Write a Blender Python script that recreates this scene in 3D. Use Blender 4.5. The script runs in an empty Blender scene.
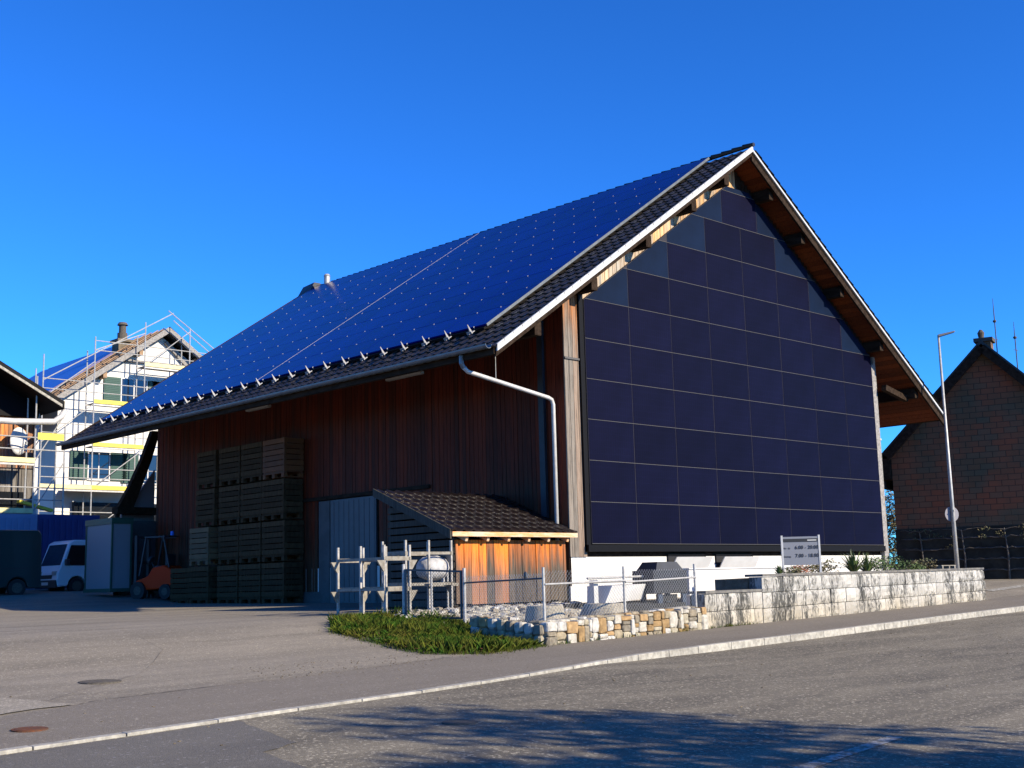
import bpy, math, random
from mathutils import Vector, Matrix
random.seed(7)
R = math.radians
sc = bpy.context.scene
col = sc.collection

# ------------------------------------------------------------------ camera
CAM = Vector((-21.542, -20.101, 1.65))
def cam_axes(yaw, pitch, roll):
    cy, sy, cp, sp, cr, sr = math.cos(yaw), math.sin(yaw), math.cos(pitch), math.sin(pitch), math.cos(roll), math.sin(roll)
    f = Vector((sy*cp, cy*cp, sp)); r = Vector((cy, -sy, 0)); u = r.cross(f)
    return cr*r + sr*u, -sr*r + cr*u, f
cr_, cu_, cf_ = cam_axes(R(43.655), R(9.166), R(-1.4597))
cd = bpy.data.cameras.new("camera"); cam = bpy.data.objects.new("camera", cd); col.objects.link(cam)
m = Matrix((cr_, cu_, -cf_)).transposed().to_4x4(); m.translation = CAM
cam.matrix_world = m
cd.sensor_width = 36; cd.lens = 1235.17/1024*36; cd.clip_end = 3000; cd.clip_start = .1
sc.camera = cam

# ------------------------------------------------------------------ light
AZ, EL = 17.0, 27.0
S = Vector((math.sin(R(AZ))*math.cos(R(EL)), -math.cos(R(AZ))*math.cos(R(EL)), math.sin(R(EL))))
w = bpy.data.worlds.new("World"); sc.world = w; w.use_nodes = True
wn = w.node_tree; bg = wn.nodes["Background"]
sky = wn.nodes.new("ShaderNodeTexSky"); sky.sky_type = 'NISHITA'; sky.sun_disc = False
sky.sun_elevation = R(EL); sky.sun_rotation = R(180-AZ)
sky.altitude = 300; sky.air_density = .8; sky.dust_density = 0.05; sky.ozone_density = 4.0
hs = wn.nodes.new("ShaderNodeHueSaturation"); hs.inputs['Saturation'].default_value = 1.0; hs.inputs['Value'].default_value = 1.0
tint = wn.nodes.new("ShaderNodeMix"); tint.data_type = 'RGBA'; tint.blend_type = 'MULTIPLY'; tint.inputs[0].default_value = 1; tint.inputs[7].default_value = (.36, 1.22, 2.10, 1)
n1 = wn.nodes.new("ShaderNodeVectorMath"); n1.operation = 'SCALE'; n1.inputs['Scale'].default_value = .16
gm = wn.nodes.new("ShaderNodeGamma"); gm.inputs[1].default_value = 1.22
n2 = wn.nodes.new("ShaderNodeVectorMath"); n2.operation = 'SCALE'; n2.inputs['Scale'].default_value = 1/.16
wn.links.new(sky.outputs[0], n1.inputs[0]); wn.links.new(n1.outputs[0], gm.inputs[0]); wn.links.new(gm.outputs[0], n2.inputs[0]); wn.links.new(n2.outputs[0], hs.inputs['Color']); wn.links.new(hs.outputs[0], tint.inputs[6]); wn.links.new(tint.outputs[2], bg.inputs[0])
bg.inputs[1].default_value = .078
sd = bpy.data.lights.new("sun", 'SUN'); sd.energy = 5.0; sd.angle = R(.53); sd.color = (1, .88, .68)
so = bpy.data.objects.new("sun", sd); col.objects.link(so); so.rotation_euler = S.to_track_quat('Z', 'Y').to_euler()
sc.view_settings.view_transform = 'Standard'; sc.view_settings.look = 'None'
sc.view_settings.exposure = 0.85; sc.view_settings.gamma = 1.0
sc.cycles.max_bounces = 6; sc.cycles.caustics_reflective = False; sc.cycles.caustics_refractive = False

# ------------------------------------------------------------------ materials
def mat(name, c, rough=.8, metal=0, spec=.5, var=0, c2=None, scale=4, detail=6, bump=0, bscale=30, island=0, coord='Object', stretch=(1,1,1), thr=(.4,.6), coat=0, emis=None):
    M = bpy.data.materials.new(name); M.use_nodes = True; t = M.node_tree; N = t.nodes; L = t.links
    b = N["Principled BSDF"]; b.inputs["Roughness"].default_value = rough; b.inputs["Metallic"].default_value = metal
    b.inputs["Specular IOR Level"].default_value = spec; b.inputs["Base Color"].default_value = (*c, 1)
    if coat: b.inputs["Coat Weight"].default_value = coat
    tc = N.new("ShaderNodeTexCoord"); mp = N.new("ShaderNodeMapping"); mp.inputs['Scale'].default_value = stretch
    L.new(tc.outputs[coord], mp.inputs[0]); out = None
    if c2 is not None:
        n = N.new("ShaderNodeTexNoise"); n.inputs['Scale'].default_value = scale; n.inputs['Detail'].default_value = detail; n.inputs['Roughness'].default_value = .65
        L.new(mp.outputs[0], n.inputs['Vector'])
        r = N.new("ShaderNodeValToRGB"); r.color_ramp.elements[0].position = thr[0]; r.color_ramp.elements[1].position = thr[1]
        r.color_ramp.elements[0].color = (*c, 1); r.color_ramp.elements[1].color = (*c2, 1)
        L.new(n.outputs[0], r.inputs[0]); out = r.outputs[0]
    if island:
        g = N.new("ShaderNodeNewGeometry"); mr = N.new("ShaderNodeMapRange"); mr.inputs[3].default_value = 1-island; mr.inputs[4].default_value = 1+island
        L.new(g.outputs['Random Per Island'], mr.inputs[0])
        h = N.new("ShaderNodeHueSaturation"); L.new(mr.outputs[0], h.inputs['Value'])
        if out: L.new(out, h.inputs['Color'])
        else: h.inputs['Color'].default_value = (*c, 1)
        out = h.outputs[0]
    if out: L.new(out, b.inputs['Base Color'])
    if bump:
        n2 = N.new("ShaderNodeTexNoise"); n2.inputs['Scale'].default_value = bscale; n2.inputs['Detail'].default_value = 5
        L.new(mp.outputs[0], n2.inputs['Vector'])
        bp = N.new("ShaderNodeBump"); bp.inputs['Strength'].default_value = bump; bp.inputs['Distance'].default_value = .02
        L.new(n2.outputs[0], bp.inputs['Height']); L.new(bp.outputs[0], b.inputs['Normal'])
    return M

def asphalt(name, c1, c2, speck, speckamt, lum=.5):
    M = bpy.data.materials.new(name); M.use_nodes = True; t = M.node_tree; N = t.nodes; L = t.links; b = N["Principled BSDF"]
    b.inputs["Roughness"].default_value = .92; b.inputs["Specular IOR Level"].default_value = .25
    g = N.new("ShaderNodeNewGeometry")
    mp = N.new("ShaderNodeMapping"); mp.inputs['Rotation'].default_value = (0, 0, R(-8)); mp.inputs['Scale'].default_value = (.18, 1, 1); L.new(g.outputs['Position'], mp.inputs[0])
    n = N.new("ShaderNodeTexNoise"); n.inputs['Scale'].default_value = 1.1; n.inputs['Detail'].default_value = 9; n.inputs['Roughness'].default_value = .68; n.inputs['Distortion'].default_value = .6; L.new(mp.outputs[0], n.inputs['Vector'])
    r = N.new("ShaderNodeValToRGB"); r.color_ramp.elements[0].position = .35; r.color_ramp.elements[1].position = .65
    r.color_ramp.elements[0].color = (*c1, 1); r.color_ramp.elements[1].color = (*c2, 1); L.new(n.outputs[0], r.inputs[0])
    v = N.new("ShaderNodeTexVoronoi"); v.inputs['Scale'].default_value = 42; L.new(g.outputs['Position'], v.inputs['Vector'])
    sp = N.new("ShaderNodeSeparateColor"); L.new(v.outputs['Color'], sp.inputs[0])
    mr = N.new("ShaderNodeMapRange"); mr.inputs[1].default_value = 1-speckamt; mr.inputs[2].default_value = 1; L.new(sp.outputs[0], mr.inputs[0])
    mx = N.new("ShaderNodeMix"); mx.data_type = 'RGBA'; L.new(mr.outputs[0], mx.inputs[0]); L.new(r.outputs[0], mx.inputs[6]); mx.inputs[7].default_value = (*speck, 1)
    v2 = N.new("ShaderNodeTexNoise"); v2.inputs['Scale'].default_value = 90; v2.inputs['Detail'].default_value = 3; L.new(g.outputs['Position'], v2.inputs['Vector'])
    mr2 = N.new("ShaderNodeMapRange"); mr2.inputs[1].default_value = .3; mr2.inputs[2].default_value = .7; mr2.inputs[3].default_value = .6; mr2.inputs[4].default_value = 1.35; L.new(v2.outputs[0], mr2.inputs[0])
    h = N.new("ShaderNodeHueSaturation"); L.new(mr2.outputs[0], h.inputs['Value']); L.new(mx.outputs[2], h.inputs['Color'])
    L.new(h.outputs[0], b.inputs['Base Color'])
    bp = N.new("ShaderNodeBump"); bp.inputs['Strength'].default_value = .6; bp.inputs['Distance'].default_value = .01; L.new(v2.outputs[0], bp.inputs['Height']); L.new(bp.outputs[0], b.inputs['Normal'])
    return M

def wood(name, top, bottom, z0, z1, island=.25, dark=(.02,.015,.012)):
    """boards: fresh wood colour above, weathered colour below (weathering boundary is ragged), per board variation"""
    M = bpy.data.materials.new(name); M.use_nodes = True; t = M.node_tree; N = t.nodes; L = t.links; b = N["Principled BSDF"]
    b.inputs["Roughness"].default_value = .75; b.inputs["Specular IOR Level"].default_value = .25
    g = N.new("ShaderNodeNewGeometry"); s = N.new("ShaderNodeSeparateXYZ"); L.new(g.outputs['Position'], s.inputs[0])
    mp = N.new("ShaderNodeMapping"); mp.inputs['Scale'].default_value = (9, 9, .7); L.new(g.outputs['Position'], mp.inputs[0])
    n = N.new("ShaderNodeTexNoise"); n.inputs['Scale'].default_value = 1; n.inputs['Detail'].default_value = 5; L.new(mp.outputs[0], n.inputs['Vector'])
    a = N.new("ShaderNodeMath"); a.operation = 'MULTIPLY_ADD'; L.new(n.outputs[0], a.inputs[0]); a.inputs[1].default_value = (z1-z0)*1.7; L.new(s.outputs[2], a.inputs[2])
    off = (z1-z0)*.85
    mr = N.new("ShaderNodeMapRange"); mr.inputs[1].default_value = z0+off; mr.inputs[2].default_value = z1+off; L.new(a.outputs[0], mr.inputs[0])
    rnd = N.new("ShaderNodeMath"); rnd.operation = 'MULTIPLY_ADD'; L.new(g.outputs['Random Per Island'], rnd.inputs[0]); rnd.inputs[1].default_value = .5; rnd.inputs[2].default_value = -.25
    ad = N.new("ShaderNodeMath"); ad.operation = 'ADD'; ad.use_clamp = True; L.new(mr.outputs[0], ad.inputs[0]); L.new(rnd.outputs[0], ad.inputs[1])
    mx = N.new("ShaderNodeMix"); mx.data_type = 'RGBA'; L.new(ad.outputs[0], mx.inputs[0]); mx.inputs[6].default_value = (*bottom, 1); mx.inputs[7].default_value = (*top, 1)
    mp2 = N.new("ShaderNodeMapping"); mp2.inputs['Scale'].default_value = (40, 40, 1.3); L.new(g.outputs['Position'], mp2.inputs[0])
    n2 = N.new("ShaderNodeTexNoise"); n2.inputs['Scale'].default_value = 1; n2.inputs['Detail'].default_value = 8; n2.inputs['Roughness'].default_value = .7; L.new(mp2.outputs[0], n2.inputs['Vector'])
    r = N.new("ShaderNodeValToRGB"); r.color_ramp.elements[0].position = .38; r.color_ramp.elements[1].position = .55
    r.color_ramp.elements[0].color = (.3, .3, .3, 1); r.color_ramp.elements[1].color = (1, 1, 1, 1); L.new(n2.outputs[0], r.inputs[0])
    mu = N.new("ShaderNodeMix"); mu.data_type = 'RGBA'; mu.blend_type = 'MULTIPLY'; mu.inputs[0].default_value = .9; L.new(mx.outputs[2], mu.inputs[6]); L.new(r.outputs[0], mu.inputs[7])
    m2 = N.new("ShaderNodeMapRange"); m2.inputs[3].default_value = 1-island; m2.inputs[4].default_value = 1+island; L.new(g.outputs['Random Per Island'], m2.inputs[0])
    h = N.new("ShaderNodeHueSaturation"); L.new(m2.outputs[0], h.inputs['Value']); L.new(mu.outputs[2], h.inputs['Color']); L.new(h.outputs[0], b.inputs['Base Color'])
    return M

def brickmat(name):
    M = bpy.data.materials.new(name); M.use_nodes = True; t = M.node_tree; N = t.nodes; L = t.links; b = N["Principled BSDF"]; b.inputs["Roughness"].default_value = .9
    tc = N.new("ShaderNodeTexCoord"); mp = N.new("ShaderNodeMapping"); mp.inputs['Rotation'].default_value = (R(90), 0, 0)
    s = N.new("ShaderNodeSeparateXYZ"); L.new(tc.outputs['Object'], s.inputs[0]); cb = N.new("ShaderNodeCombineXYZ"); L.new(s.outputs[0], cb.inputs[0]); L.new(s.outputs[2], cb.inputs[1])
    bk = N.new("ShaderNodeTexBrick"); bk.inputs['Scale'].default_value = 1; bk.inputs['Brick Width'].default_value = .46; bk.inputs['Row Height'].default_value = .215; bk.inputs['Mortar Size'].default_value = .01
    bk.inputs['Color1'].default_value = (.18, .082, .038, 1); bk.inputs['Color2'].default_value = (.12, .095, .055, 1); bk.inputs['Mortar'].default_value = (.05, .04, .025, 1); bk.inputs['Bias'].default_value = -.1
    L.new(cb.outputs[0], bk.inputs['Vector'])
    n = N.new("ShaderNodeTexNoise"); n.inputs['Scale'].default_value = .6; n.inputs['Detail'].default_value = 6; L.new(tc.outputs['Object'], n.inputs['Vector'])
    r = N.new("ShaderNodeValToRGB"); r.color_ramp.elements[0].position = .4; r.color_ramp.elements[1].position = .62; r.color_ramp.elements[0].color = (.6, .75, .75, 1); r.color_ramp.elements[1].color = (1.5, .85, .7, 1); L.new(n.outputs[0], r.inputs[0])
    mu = N.new("ShaderNodeMix"); mu.data_type = 'RGBA'; mu.blend_type = 'MULTIPLY'; mu.inputs[0].default_value = .8; L.new(bk.outputs[0], mu.inputs[6]); L.new(r.outputs[0], mu.inputs[7]); L.new(mu.outputs[2], b.inputs['Base Color'])
    bp = N.new("ShaderNodeBump"); bp.inputs['Distance'].default_value = .02; L.new(bk.outputs['Fac'], bp.inputs['Height']); bp.invert = True; L.new(bp.outputs[0], b.inputs['Normal'])
    return M

def stainstone(name):
    M = bpy.data.materials.new(name); M.use_nodes = True; t = M.node_tree; N = t.nodes; L = t.links; b = N["Principled BSDF"]; b.inputs["Roughness"].default_value = .9
    g = N.new("ShaderNodeNewGeometry")
    mp = N.new("ShaderNodeMapping"); mp.inputs['Scale'].default_value = (3.0, 3.0, .6); L.new(g.outputs['Position'], mp.inputs[0])
    n = N.new("ShaderNodeTexNoise"); n.inputs['Scale'].default_value = 1; n.inputs['Detail'].default_value = 3; L.new(mp.outputs[0], n.inputs['Vector'])
    mp2 = N.new("ShaderNodeMapping"); mp2.inputs['Scale'].default_value = (26, 26, 7); L.new(g.outputs['Position'], mp2.inputs[0])
    n2 = N.new("ShaderNodeTexNoise"); n2.inputs['Scale'].default_value = 1; n2.inputs['Detail'].default_value = 5; n2.inputs['Roughness'].default_value = .7; L.new(mp2.outputs[0], n2.inputs['Vector'])
    ad = N.new("ShaderNodeMath"); ad.operation = 'ADD'; L.new(n.outputs[0], ad.inputs[0]); L.new(n2.outputs[0], ad.inputs[1])
    r = N.new("ShaderNodeValToRGB"); r.color_ramp.elements[0].position = .0; r.color_ramp.elements[1].position = 1
    mr = N.new("ShaderNodeMapRange"); mr.inputs[1].default_value = .97; mr.inputs[2].default_value = 1.14; L.new(ad.outputs[0], mr.inputs[0])
    L.new(mr.outputs[0], r.inputs[0]); r.color_ramp.elements[0].color = (.40, .385, .35, 1); r.color_ramp.elements[1].color = (.06, .06, .055, 1)
    n3 = N.new("ShaderNodeTexNoise"); n3.inputs['Scale'].default_value = .8; L.new(g.outputs['Position'], n3.inputs['Vector'])
    s = N.new("ShaderNodeSeparateXYZ"); L.new(g.outputs['Position'], s.inputs[0])
    zz = N.new("ShaderNodeMapRange"); zz.inputs[1].default_value = 1.35; zz.inputs[2].default_value = .85; L.new(s.outputs[2], zz.inputs[0])
    ml = N.new("ShaderNodeMath"); ml.operation = 'MULTIPLY'; L.new(zz.outputs[0], ml.inputs[0]); L.new(n3.outputs[0], ml.inputs[1])
    mx = N.new("ShaderNodeMix"); mx.data_type = 'RGBA'; mx.blend_type = 'MULTIPLY'; L.new(ml.outputs[0], mx.inputs[0]); L.new(r.outputs[0], mx.inputs[6]); mx.inputs[7].default_value = (.95, .8, .55, 1)
    m2 = N.new("ShaderNodeMapRange"); m2.inputs[3].default_value = .82; m2.inputs[4].default_value = 1.15; L.new(g.outputs['Random Per Island'], m2.inputs[0])
    h = N.new("ShaderNodeHueSaturation"); L.new(m2.outputs[0], h.inputs['Value']); L.new(mx.outputs[2], h.inputs['Color']); L.new(h.outputs[0], b.inputs['Base Color'])
    bp = N.new("ShaderNodeBump"); bp.inputs['Strength'].default_value = .8; bp.inputs['Distance'].default_value = .03; L.new(n2.outputs[0], bp.inputs['Height']); L.new(bp.outputs[0], b.inputs['Normal'])
    return M

def rubblemat(name, cols):
    M = bpy.data.materials.new(name); M.use_nodes = True; t = M.node_tree; N = t.nodes; L = t.links; b = N["Principled BSDF"]; b.inputs["Roughness"].default_value = .9
    g = N.new("ShaderNodeNewGeometry"); r = N.new("ShaderNodeValToRGB"); L.new(g.outputs['Random Per Island'], r.inputs[0]); r.color_ramp.interpolation = 'CONSTANT'
    e = r.color_ramp.elements; e[0].color = (*cols[0], 1); e[1].position = 1/len(cols); e[1].color = (*cols[1], 1)
    for i in range(2, len(cols)): q = e.new(i/len(cols)); q.color = (*cols[i], 1)
    n = N.new("ShaderNodeTexNoise"); n.inputs['Scale'].default_value = 14; n.inputs['Detail'].default_value = 6; L.new(g.outputs['Position'], n.inputs['Vector'])
    mr = N.new("ShaderNodeMapRange"); mr.inputs[1].default_value = .3; mr.inputs[2].default_value = .7; mr.inputs[3].default_value = .65; mr.inputs[4].default_value = 1.2; L.new(n.outputs[0], mr.inputs[0])
    h = N.new("ShaderNodeHueSaturation"); L.new(mr.outputs[0], h.inputs['Value']); L.new(r.outputs[0], h.inputs['Color']); L.new(h.outputs[0], b.inputs['Base Color'])
    bp = N.new("ShaderNodeBump"); bp.inputs['Strength'].default_value = .6; bp.inputs['Distance'].default_value = .02; L.new(n.outputs[0], bp.inputs['Height']); L.new(bp.outputs[0], b.inputs['Normal'])
    return M

def pvmat(name, c, line, sx, rough, spec=.5, lines=True):
    """solar glass: dark cell colour with fine printed cell lines, in the panel's own coordinates"""
    M = bpy.data.materials.new(name); M.use_nodes = True; t = M.node_tree; N = t.nodes; L = t.links; b = N["Principled BSDF"]
    b.inputs["Roughness"].default_value = rough; b.inputs["Specular IOR Level"].default_value = spec
    tc = N.new("ShaderNodeTexCoord"); s = N.new("ShaderNodeSeparateXYZ"); L.new(tc.outputs['Object'], s.inputs[0])
    def ln(out, per, wd):
        a = N.new("ShaderNodeMath"); a.operation = 'PINGPONG'; a.inputs[1].default_value = per/2; L.new(out, a.inputs[0])
        q = N.new("ShaderNodeMath"); q.operation = 'LESS_THAN'; q.inputs[1].default_value = wd; L.new(a.outputs[0], q.inputs[0]); return q.outputs[0]
    a1 = ln(s.outputs[sx[0]], sx[1], .004); a2 = ln(s.outputs[sx[2]], sx[3], .003)
    mxx = N.new("ShaderNodeMath"); mxx.operation = 'MAXIMUM'; L.new(a1, mxx.inputs[0]); L.new(a2, mxx.inputs[1])
    n = N.new("ShaderNodeTexNoise"); n.inputs['Scale'].default_value = 1.2; n.inputs['Detail'].default_value = 4; L.new(tc.outputs['Object'], n.inputs['Vector'])
    mr = N.new("ShaderNodeMapRange"); mr.inputs[1].default_value = .3; mr.inputs[2].default_value = .7; mr.inputs[3].default_value = .8; mr.inputs[4].default_value = 1.2; L.new(n.outputs[0], mr.inputs[0])
    oi = N.new("ShaderNodeObjectInfo"); m3 = N.new("ShaderNodeMapRange"); m3.inputs[3].default_value = .85; m3.inputs[4].default_value = 1.18; L.new(oi.outputs['Random'], m3.inputs[0])
    mm = N.new("ShaderNodeMath"); mm.operation = 'MULTIPLY'; L.new(mr.outputs[0], mm.inputs[0]); L.new(m3.outputs[0], mm.inputs[1])
    mx = N.new("ShaderNodeMix"); mx.data_type = 'RGBA'; L.new(mxx.outputs[0], mx.inputs[0]); mx.inputs[6].default_value = (*c, 1); mx.inputs[7].default_value = (*line, 1)
    h = N.new("ShaderNodeHueSaturation"); L.new(mm.outputs[0], h.inputs['Value']); L.new(mx.outputs[2], h.inputs['Color']); L.new(h.outputs[0], b.inputs['Base Color'])
    return M

M_ = {}
M_['yard'] = asphalt("yard_asphalt", (.15,.131,.102), (.235,.205,.16), (.33,.29,.22), .12)
M_['walk'] = asphalt("sidewalk_asphalt", (.145,.126,.10), (.175,.152,.122), (.26,.23,.19), .08)
M_['road'] = asphalt("road_asphalt", (.098,.086,.066), (.195,.171,.126), (.36,.32,.24), .16)
M_['patch'] = asphalt("new_asphalt", (.095,.088,.078), (.125,.115,.10), (.2,.19,.18), .05)
M_['gravel'] = asphalt("gravel", (.20,.178,.14), (.27,.24,.19), (.36,.32,.26), .3)
M_['kerb'] = mat("granite_kerb", (.22,.205,.175), .85, c2=(.36,.34,.29), scale=9, island=.15, bump=.3)
M_['paint'] = mat("worn_road_paint", (.36,.35,.32), .9, spec=.1, c2=(.16,.145,.115), scale=16, thr=(.42,.56))
M_['soil'] = mat("soil", (.09,.07,.045), .95, c2=(.16,.13,.09), scale=5, bump=.8)
M_['grass'] = mat("grass_blades", (.020,.058,.004), .8, spec=.1, c2=(.075,.075,.010), scale=3, island=.5)
M_['tile'] = mat("concrete_roof_tile", (.013,.011,.0095), .36, spec=.45, c2=(.024,.02,.016), scale=5, island=.25)
M_['tileshed'] = mat("brown_roof_tile", (.010,.007,.0065), .3, spec=.55, c2=(.018,.012,.011), scale=6, island=.2)
M_['verge'] = mat("verge_sheet_metal", (.42,.42,.41), .5, c2=(.48,.48,.47), scale=3)
M_['zinc'] = mat("zinc_gutter", (.10,.12,.145), .4, metal=.3, c2=(.14,.16,.18), scale=4)
M_['galv'] = mat("galvanised_steel", (.30,.295,.28), .5, metal=.25, c2=(.40,.39,.37), scale=12)
M_['pipe'] = mat("bright_zinc_pipe", (.42,.41,.40), .45, metal=.1, c2=(.5,.49,.48), scale=6)
M_['soffit'] = wood("soffit_boards", (.20,.045,.010), (.14,.03,.008), 5, 12, .3)
M_['beam'] = mat("dark_rafter_wood", (.016,.009,.005), .85, spec=.12, c2=(.035,.022,.014), scale=8, stretch=(1,.3,1))
M_['beamend'] = mat("weathered_beam_end", (.16,.15,.14), .8, c2=(.28,.26,.24), scale=14)
M_['side'] = wood("barn_side_boards", (.125,.018,.004), (.065,.034,.017), 2.0, 4.6, .35)
M_['sidew'] = wood("barn_corner_boards", (.30,.12,.04), (.20,.175,.145), 7.2, 8.6, .2)
M_['gableboard'] = wood("gable_boards", (.55,.32,.14), (.45,.42,.37), 6, 14, .25)
M_['shedw'] = wood("shed_front_boards", (.62,.165,.018), (.115,.09,.066), 1.78, 2.62, .4)
M_['sheddark'] = wood("shed_dark_boards", (.05,.045,.035), (.06,.055,.045), 1, 3, .3)
M_['fascia'] = mat("shed_fascia_wood", (.6,.28,.09), .7, c2=(.55,.42,.28), scale=5, stretch=(.6,4,4))
M_['white'] = mat("white_plaster", (.62,.60,.56), .85, c2=(.56,.54,.50), scale=1.2, bump=.05)
M_['whitecon'] = mat("white_painted_concrete", (.60,.59,.57), .8, c2=(.54,.53,.51), scale=2)
M_['dark'] = mat("dark_void", (.012,.012,.014), .9)
M_['blackmetal'] = mat("black_profile", (.004,.004,.005), .6, spec=.1)
M_['alu'] = mat("aluminium", (.085,.08,.075), .6, spec=.2)
M_['alud'] = mat("dull_aluminium_joint", (.032,.03,.038), .7, spec=.1)
M_['hook'] = mat("stainless_hook", (.27,.27,.28), .5, metal=.2)
M_['pvroof'] = pvmat("roof_solar_glass", (.0002,.0035,.125), (.0006,.008,.19), (1, .17, 0, .355), .2, .06)
M_['pvwall'] = pvmat("facade_solar_glass", (.0024,.0026,.0125), (.0045,.0048,.02), (0, .0825, 2, .165), .5, .04)
M_['pvblue'] = pvmat("facade_blank_glass", (.0035,.0085,.024), (.005,.01,.03), (0, 5, 2, 5), .45, .06)
M_['crate'] = mat("grey_crate_wood", (.058,.031,.014), .85, spec=.12, c2=(.08,.046,.022), scale=3, stretch=(4,4,1), island=.3)
M_['cratenew'] = mat("fresh_crate_wood", (.15,.085,.035), .8, c2=(.12,.066,.027), scale=3, island=.25)
M_['crateor'] = mat("orange_crate_wood", (.16,.05,.012), .8, c2=(.12,.04,.01), scale=3, island=.25)
M_['concrete'] = mat("pale_concrete", (.36,.32,.25), .9, c2=(.27,.24,.185), scale=5, bump=.5)
M_['stain'] = stainstone("limestone_blocks")
M_['rubble'] = rubblemat("rubble_stone", [(.32,.28,.20),(.40,.37,.31),(.26,.165,.07),(.28,.23,.15),(.18,.155,.115),(.42,.40,.36),(.33,.21,.095),(.24,.20,.14)])
M_['rubw'] = rubblemat("pale_rubble", [(.34,.31,.25),(.44,.42,.38),(.26,.22,.16),(.38,.35,.28)])
M_['mortar'] = mat("wall_mortar", (.09,.07,.04), .95, c2=(.05,.04,.025), scale=9, bump=.5)
M_['cap'] = mat("slate_wall_cap", (.085,.08,.075), .8, c2=(.15,.14,.12), scale=6)
M_['rack'] = mat("pale_weathered_timber", (.24,.22,.18), .8, c2=(.15,.13,.10), scale=8, island=.15)
M_['rackw'] = mat("pale_painted_post", (.34,.32,.29), .6, c2=(.22,.20,.17), scale=9)
M_['tank'] = mat("white_wrapped_sheet", (.42,.41,.40), .6, c2=(.28,.275,.27), scale=8, bump=.8, bscale=9)
M_['hopper'] = mat("dark_blue_grey_paint", (.016,.019,.026), .6, c2=(.01,.012,.015), scale=4)
M_['hopperleg'] = mat("blue_grey_leg_paint", (.03,.05,.09), .6)
M_['vanwhite'] = mat("white_van_paint", (.72,.74,.78), .3, coat=.5)
M_['vandark'] = mat("dark_green_van_paint", (.012,.03,.03), .3, coat=.5)
M_['glass'] = mat("dark_vehicle_glass", (.01,.012,.015), .08, spec=.8)
M_['rubber'] = mat("black_rubber", (.012,.012,.012), .8)
M_['plastic'] = mat("dark_plastic_trim", (.025,.025,.028), .6)
M_['contskylit'] = mat("skylit_pale_container_sheet", (.16,.22,.36), .6, c2=(.14,.19,.32), scale=1)  # sky light on a container side painted in as pale blue
M_['contshade'] = mat("shaded_blue_container_sheet", (.02,.03,.13), .5, c2=(.025,.04,.15), scale=1.5)  # container side away from the sky, its shade painted in as darker blue
M_['office'] = mat("pale_office_panel", (.20,.19,.21), .6)
M_['officegreen'] = mat("dark_green_frame", (.015,.06,.04), .5)
M_['orange'] = mat("orange_forklift_paint", (.62,.035,.003), .6, spec=.15)
M_['yellow'] = mat("yellow_scaffold_plank", (.75,.62,.06), .6, c2=(.65,.52,.05), scale=4)
M_['yellowp'] = mat("pale_yellow_plank", (.72,.64,.30), .7, c2=(.6,.52,.25), scale=4)
M_['shutter'] = mat("green_shutter", (.004,.05,.038), .6)
M_['batten'] = mat("bare_roof_batten", (.30,.19,.11), .85, c2=(.22,.14,.085), scale=5, island=.25)
M_['tarp'] = mat("blue_roof_sheet", (.012,.045,.30), .3, spec=.7, c2=(.02,.07,.36), scale=3, bump=.2, bscale=5)
M_['brick'] = brickmat("weathered_brick")
M_['greyplaster'] = mat("grey_base_plaster", (.05,.044,.034), .9, spec=.1, c2=(.028,.025,.02), scale=1.5)
M_['houseor'] = wood("orange_house_boards", (.55,.20,.05), (.16,.13,.11), 6.6, 9.2, .25)
M_['housegrey'] = wood("grey_house_boards", (.2,.18,.16), (.12,.11,.10), 2, 5, .3)
M_['leaf'] = mat("leaf_green", (.04,.085,.015), .6, c2=(.08,.12,.025), scale=3, island=.4)
M_['leafdk'] = mat("hedge_leaf", (.05,.06,.02), .7, c2=(.12,.09,.03), scale=4, island=.5)
M_['leafyu'] = mat("spiky_leaf", (.07,.11,.03), .5, c2=(.12,.15,.05), scale=4, island=.35)
M_['flower'] = mat("russet_leaf", (.22,.08,.04), .7, island=.4)
M_['bark'] = mat("bark", (.07,.055,.04), .9, c2=(.12,.1,.08), scale=9, bump=.6)
M_['sign'] = mat("grey_white_sign_face", (.19,.20,.225), .5, spec=.2)
M_['text'] = mat("black_lettering", (.015,.015,.015), .5)
M_['textw'] = mat("pale_lettering", (.45,.45,.42), .5)
M_['rust'] = mat("rusty_iron", (.13,.05,.025), .9, spec=.1, c2=(.09,.05,.035), scale=20)
M_['iron'] = mat("dark_iron_cover", (.075,.066,.055), .9, spec=.1, c2=(.11,.097,.08), scale=25)
M_['lampm'] = mat("lamp_housing", (.12,.12,.13), .5, metal=.4)
M_['wire'] = mat("zinc_wire", (.42,.43,.43), .5, metal=.4)
M_['wired'] = mat("dark_coated_wire", (.05,.055,.06), .5, metal=.2)
M_['bluelight'] = mat("blue_lamp_plastic", (.02,.15,.7), .3)
M_['shutgrey'] = mat("grey_sliding_door", (.085,.085,.09), .6, c2=(.07,.07,.075), scale=1.5)
M_['plinth'] = mat("grey_concrete_plinth", (.09,.09,.09), .9, c2=(.07,.07,.07), scale=2)

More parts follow.
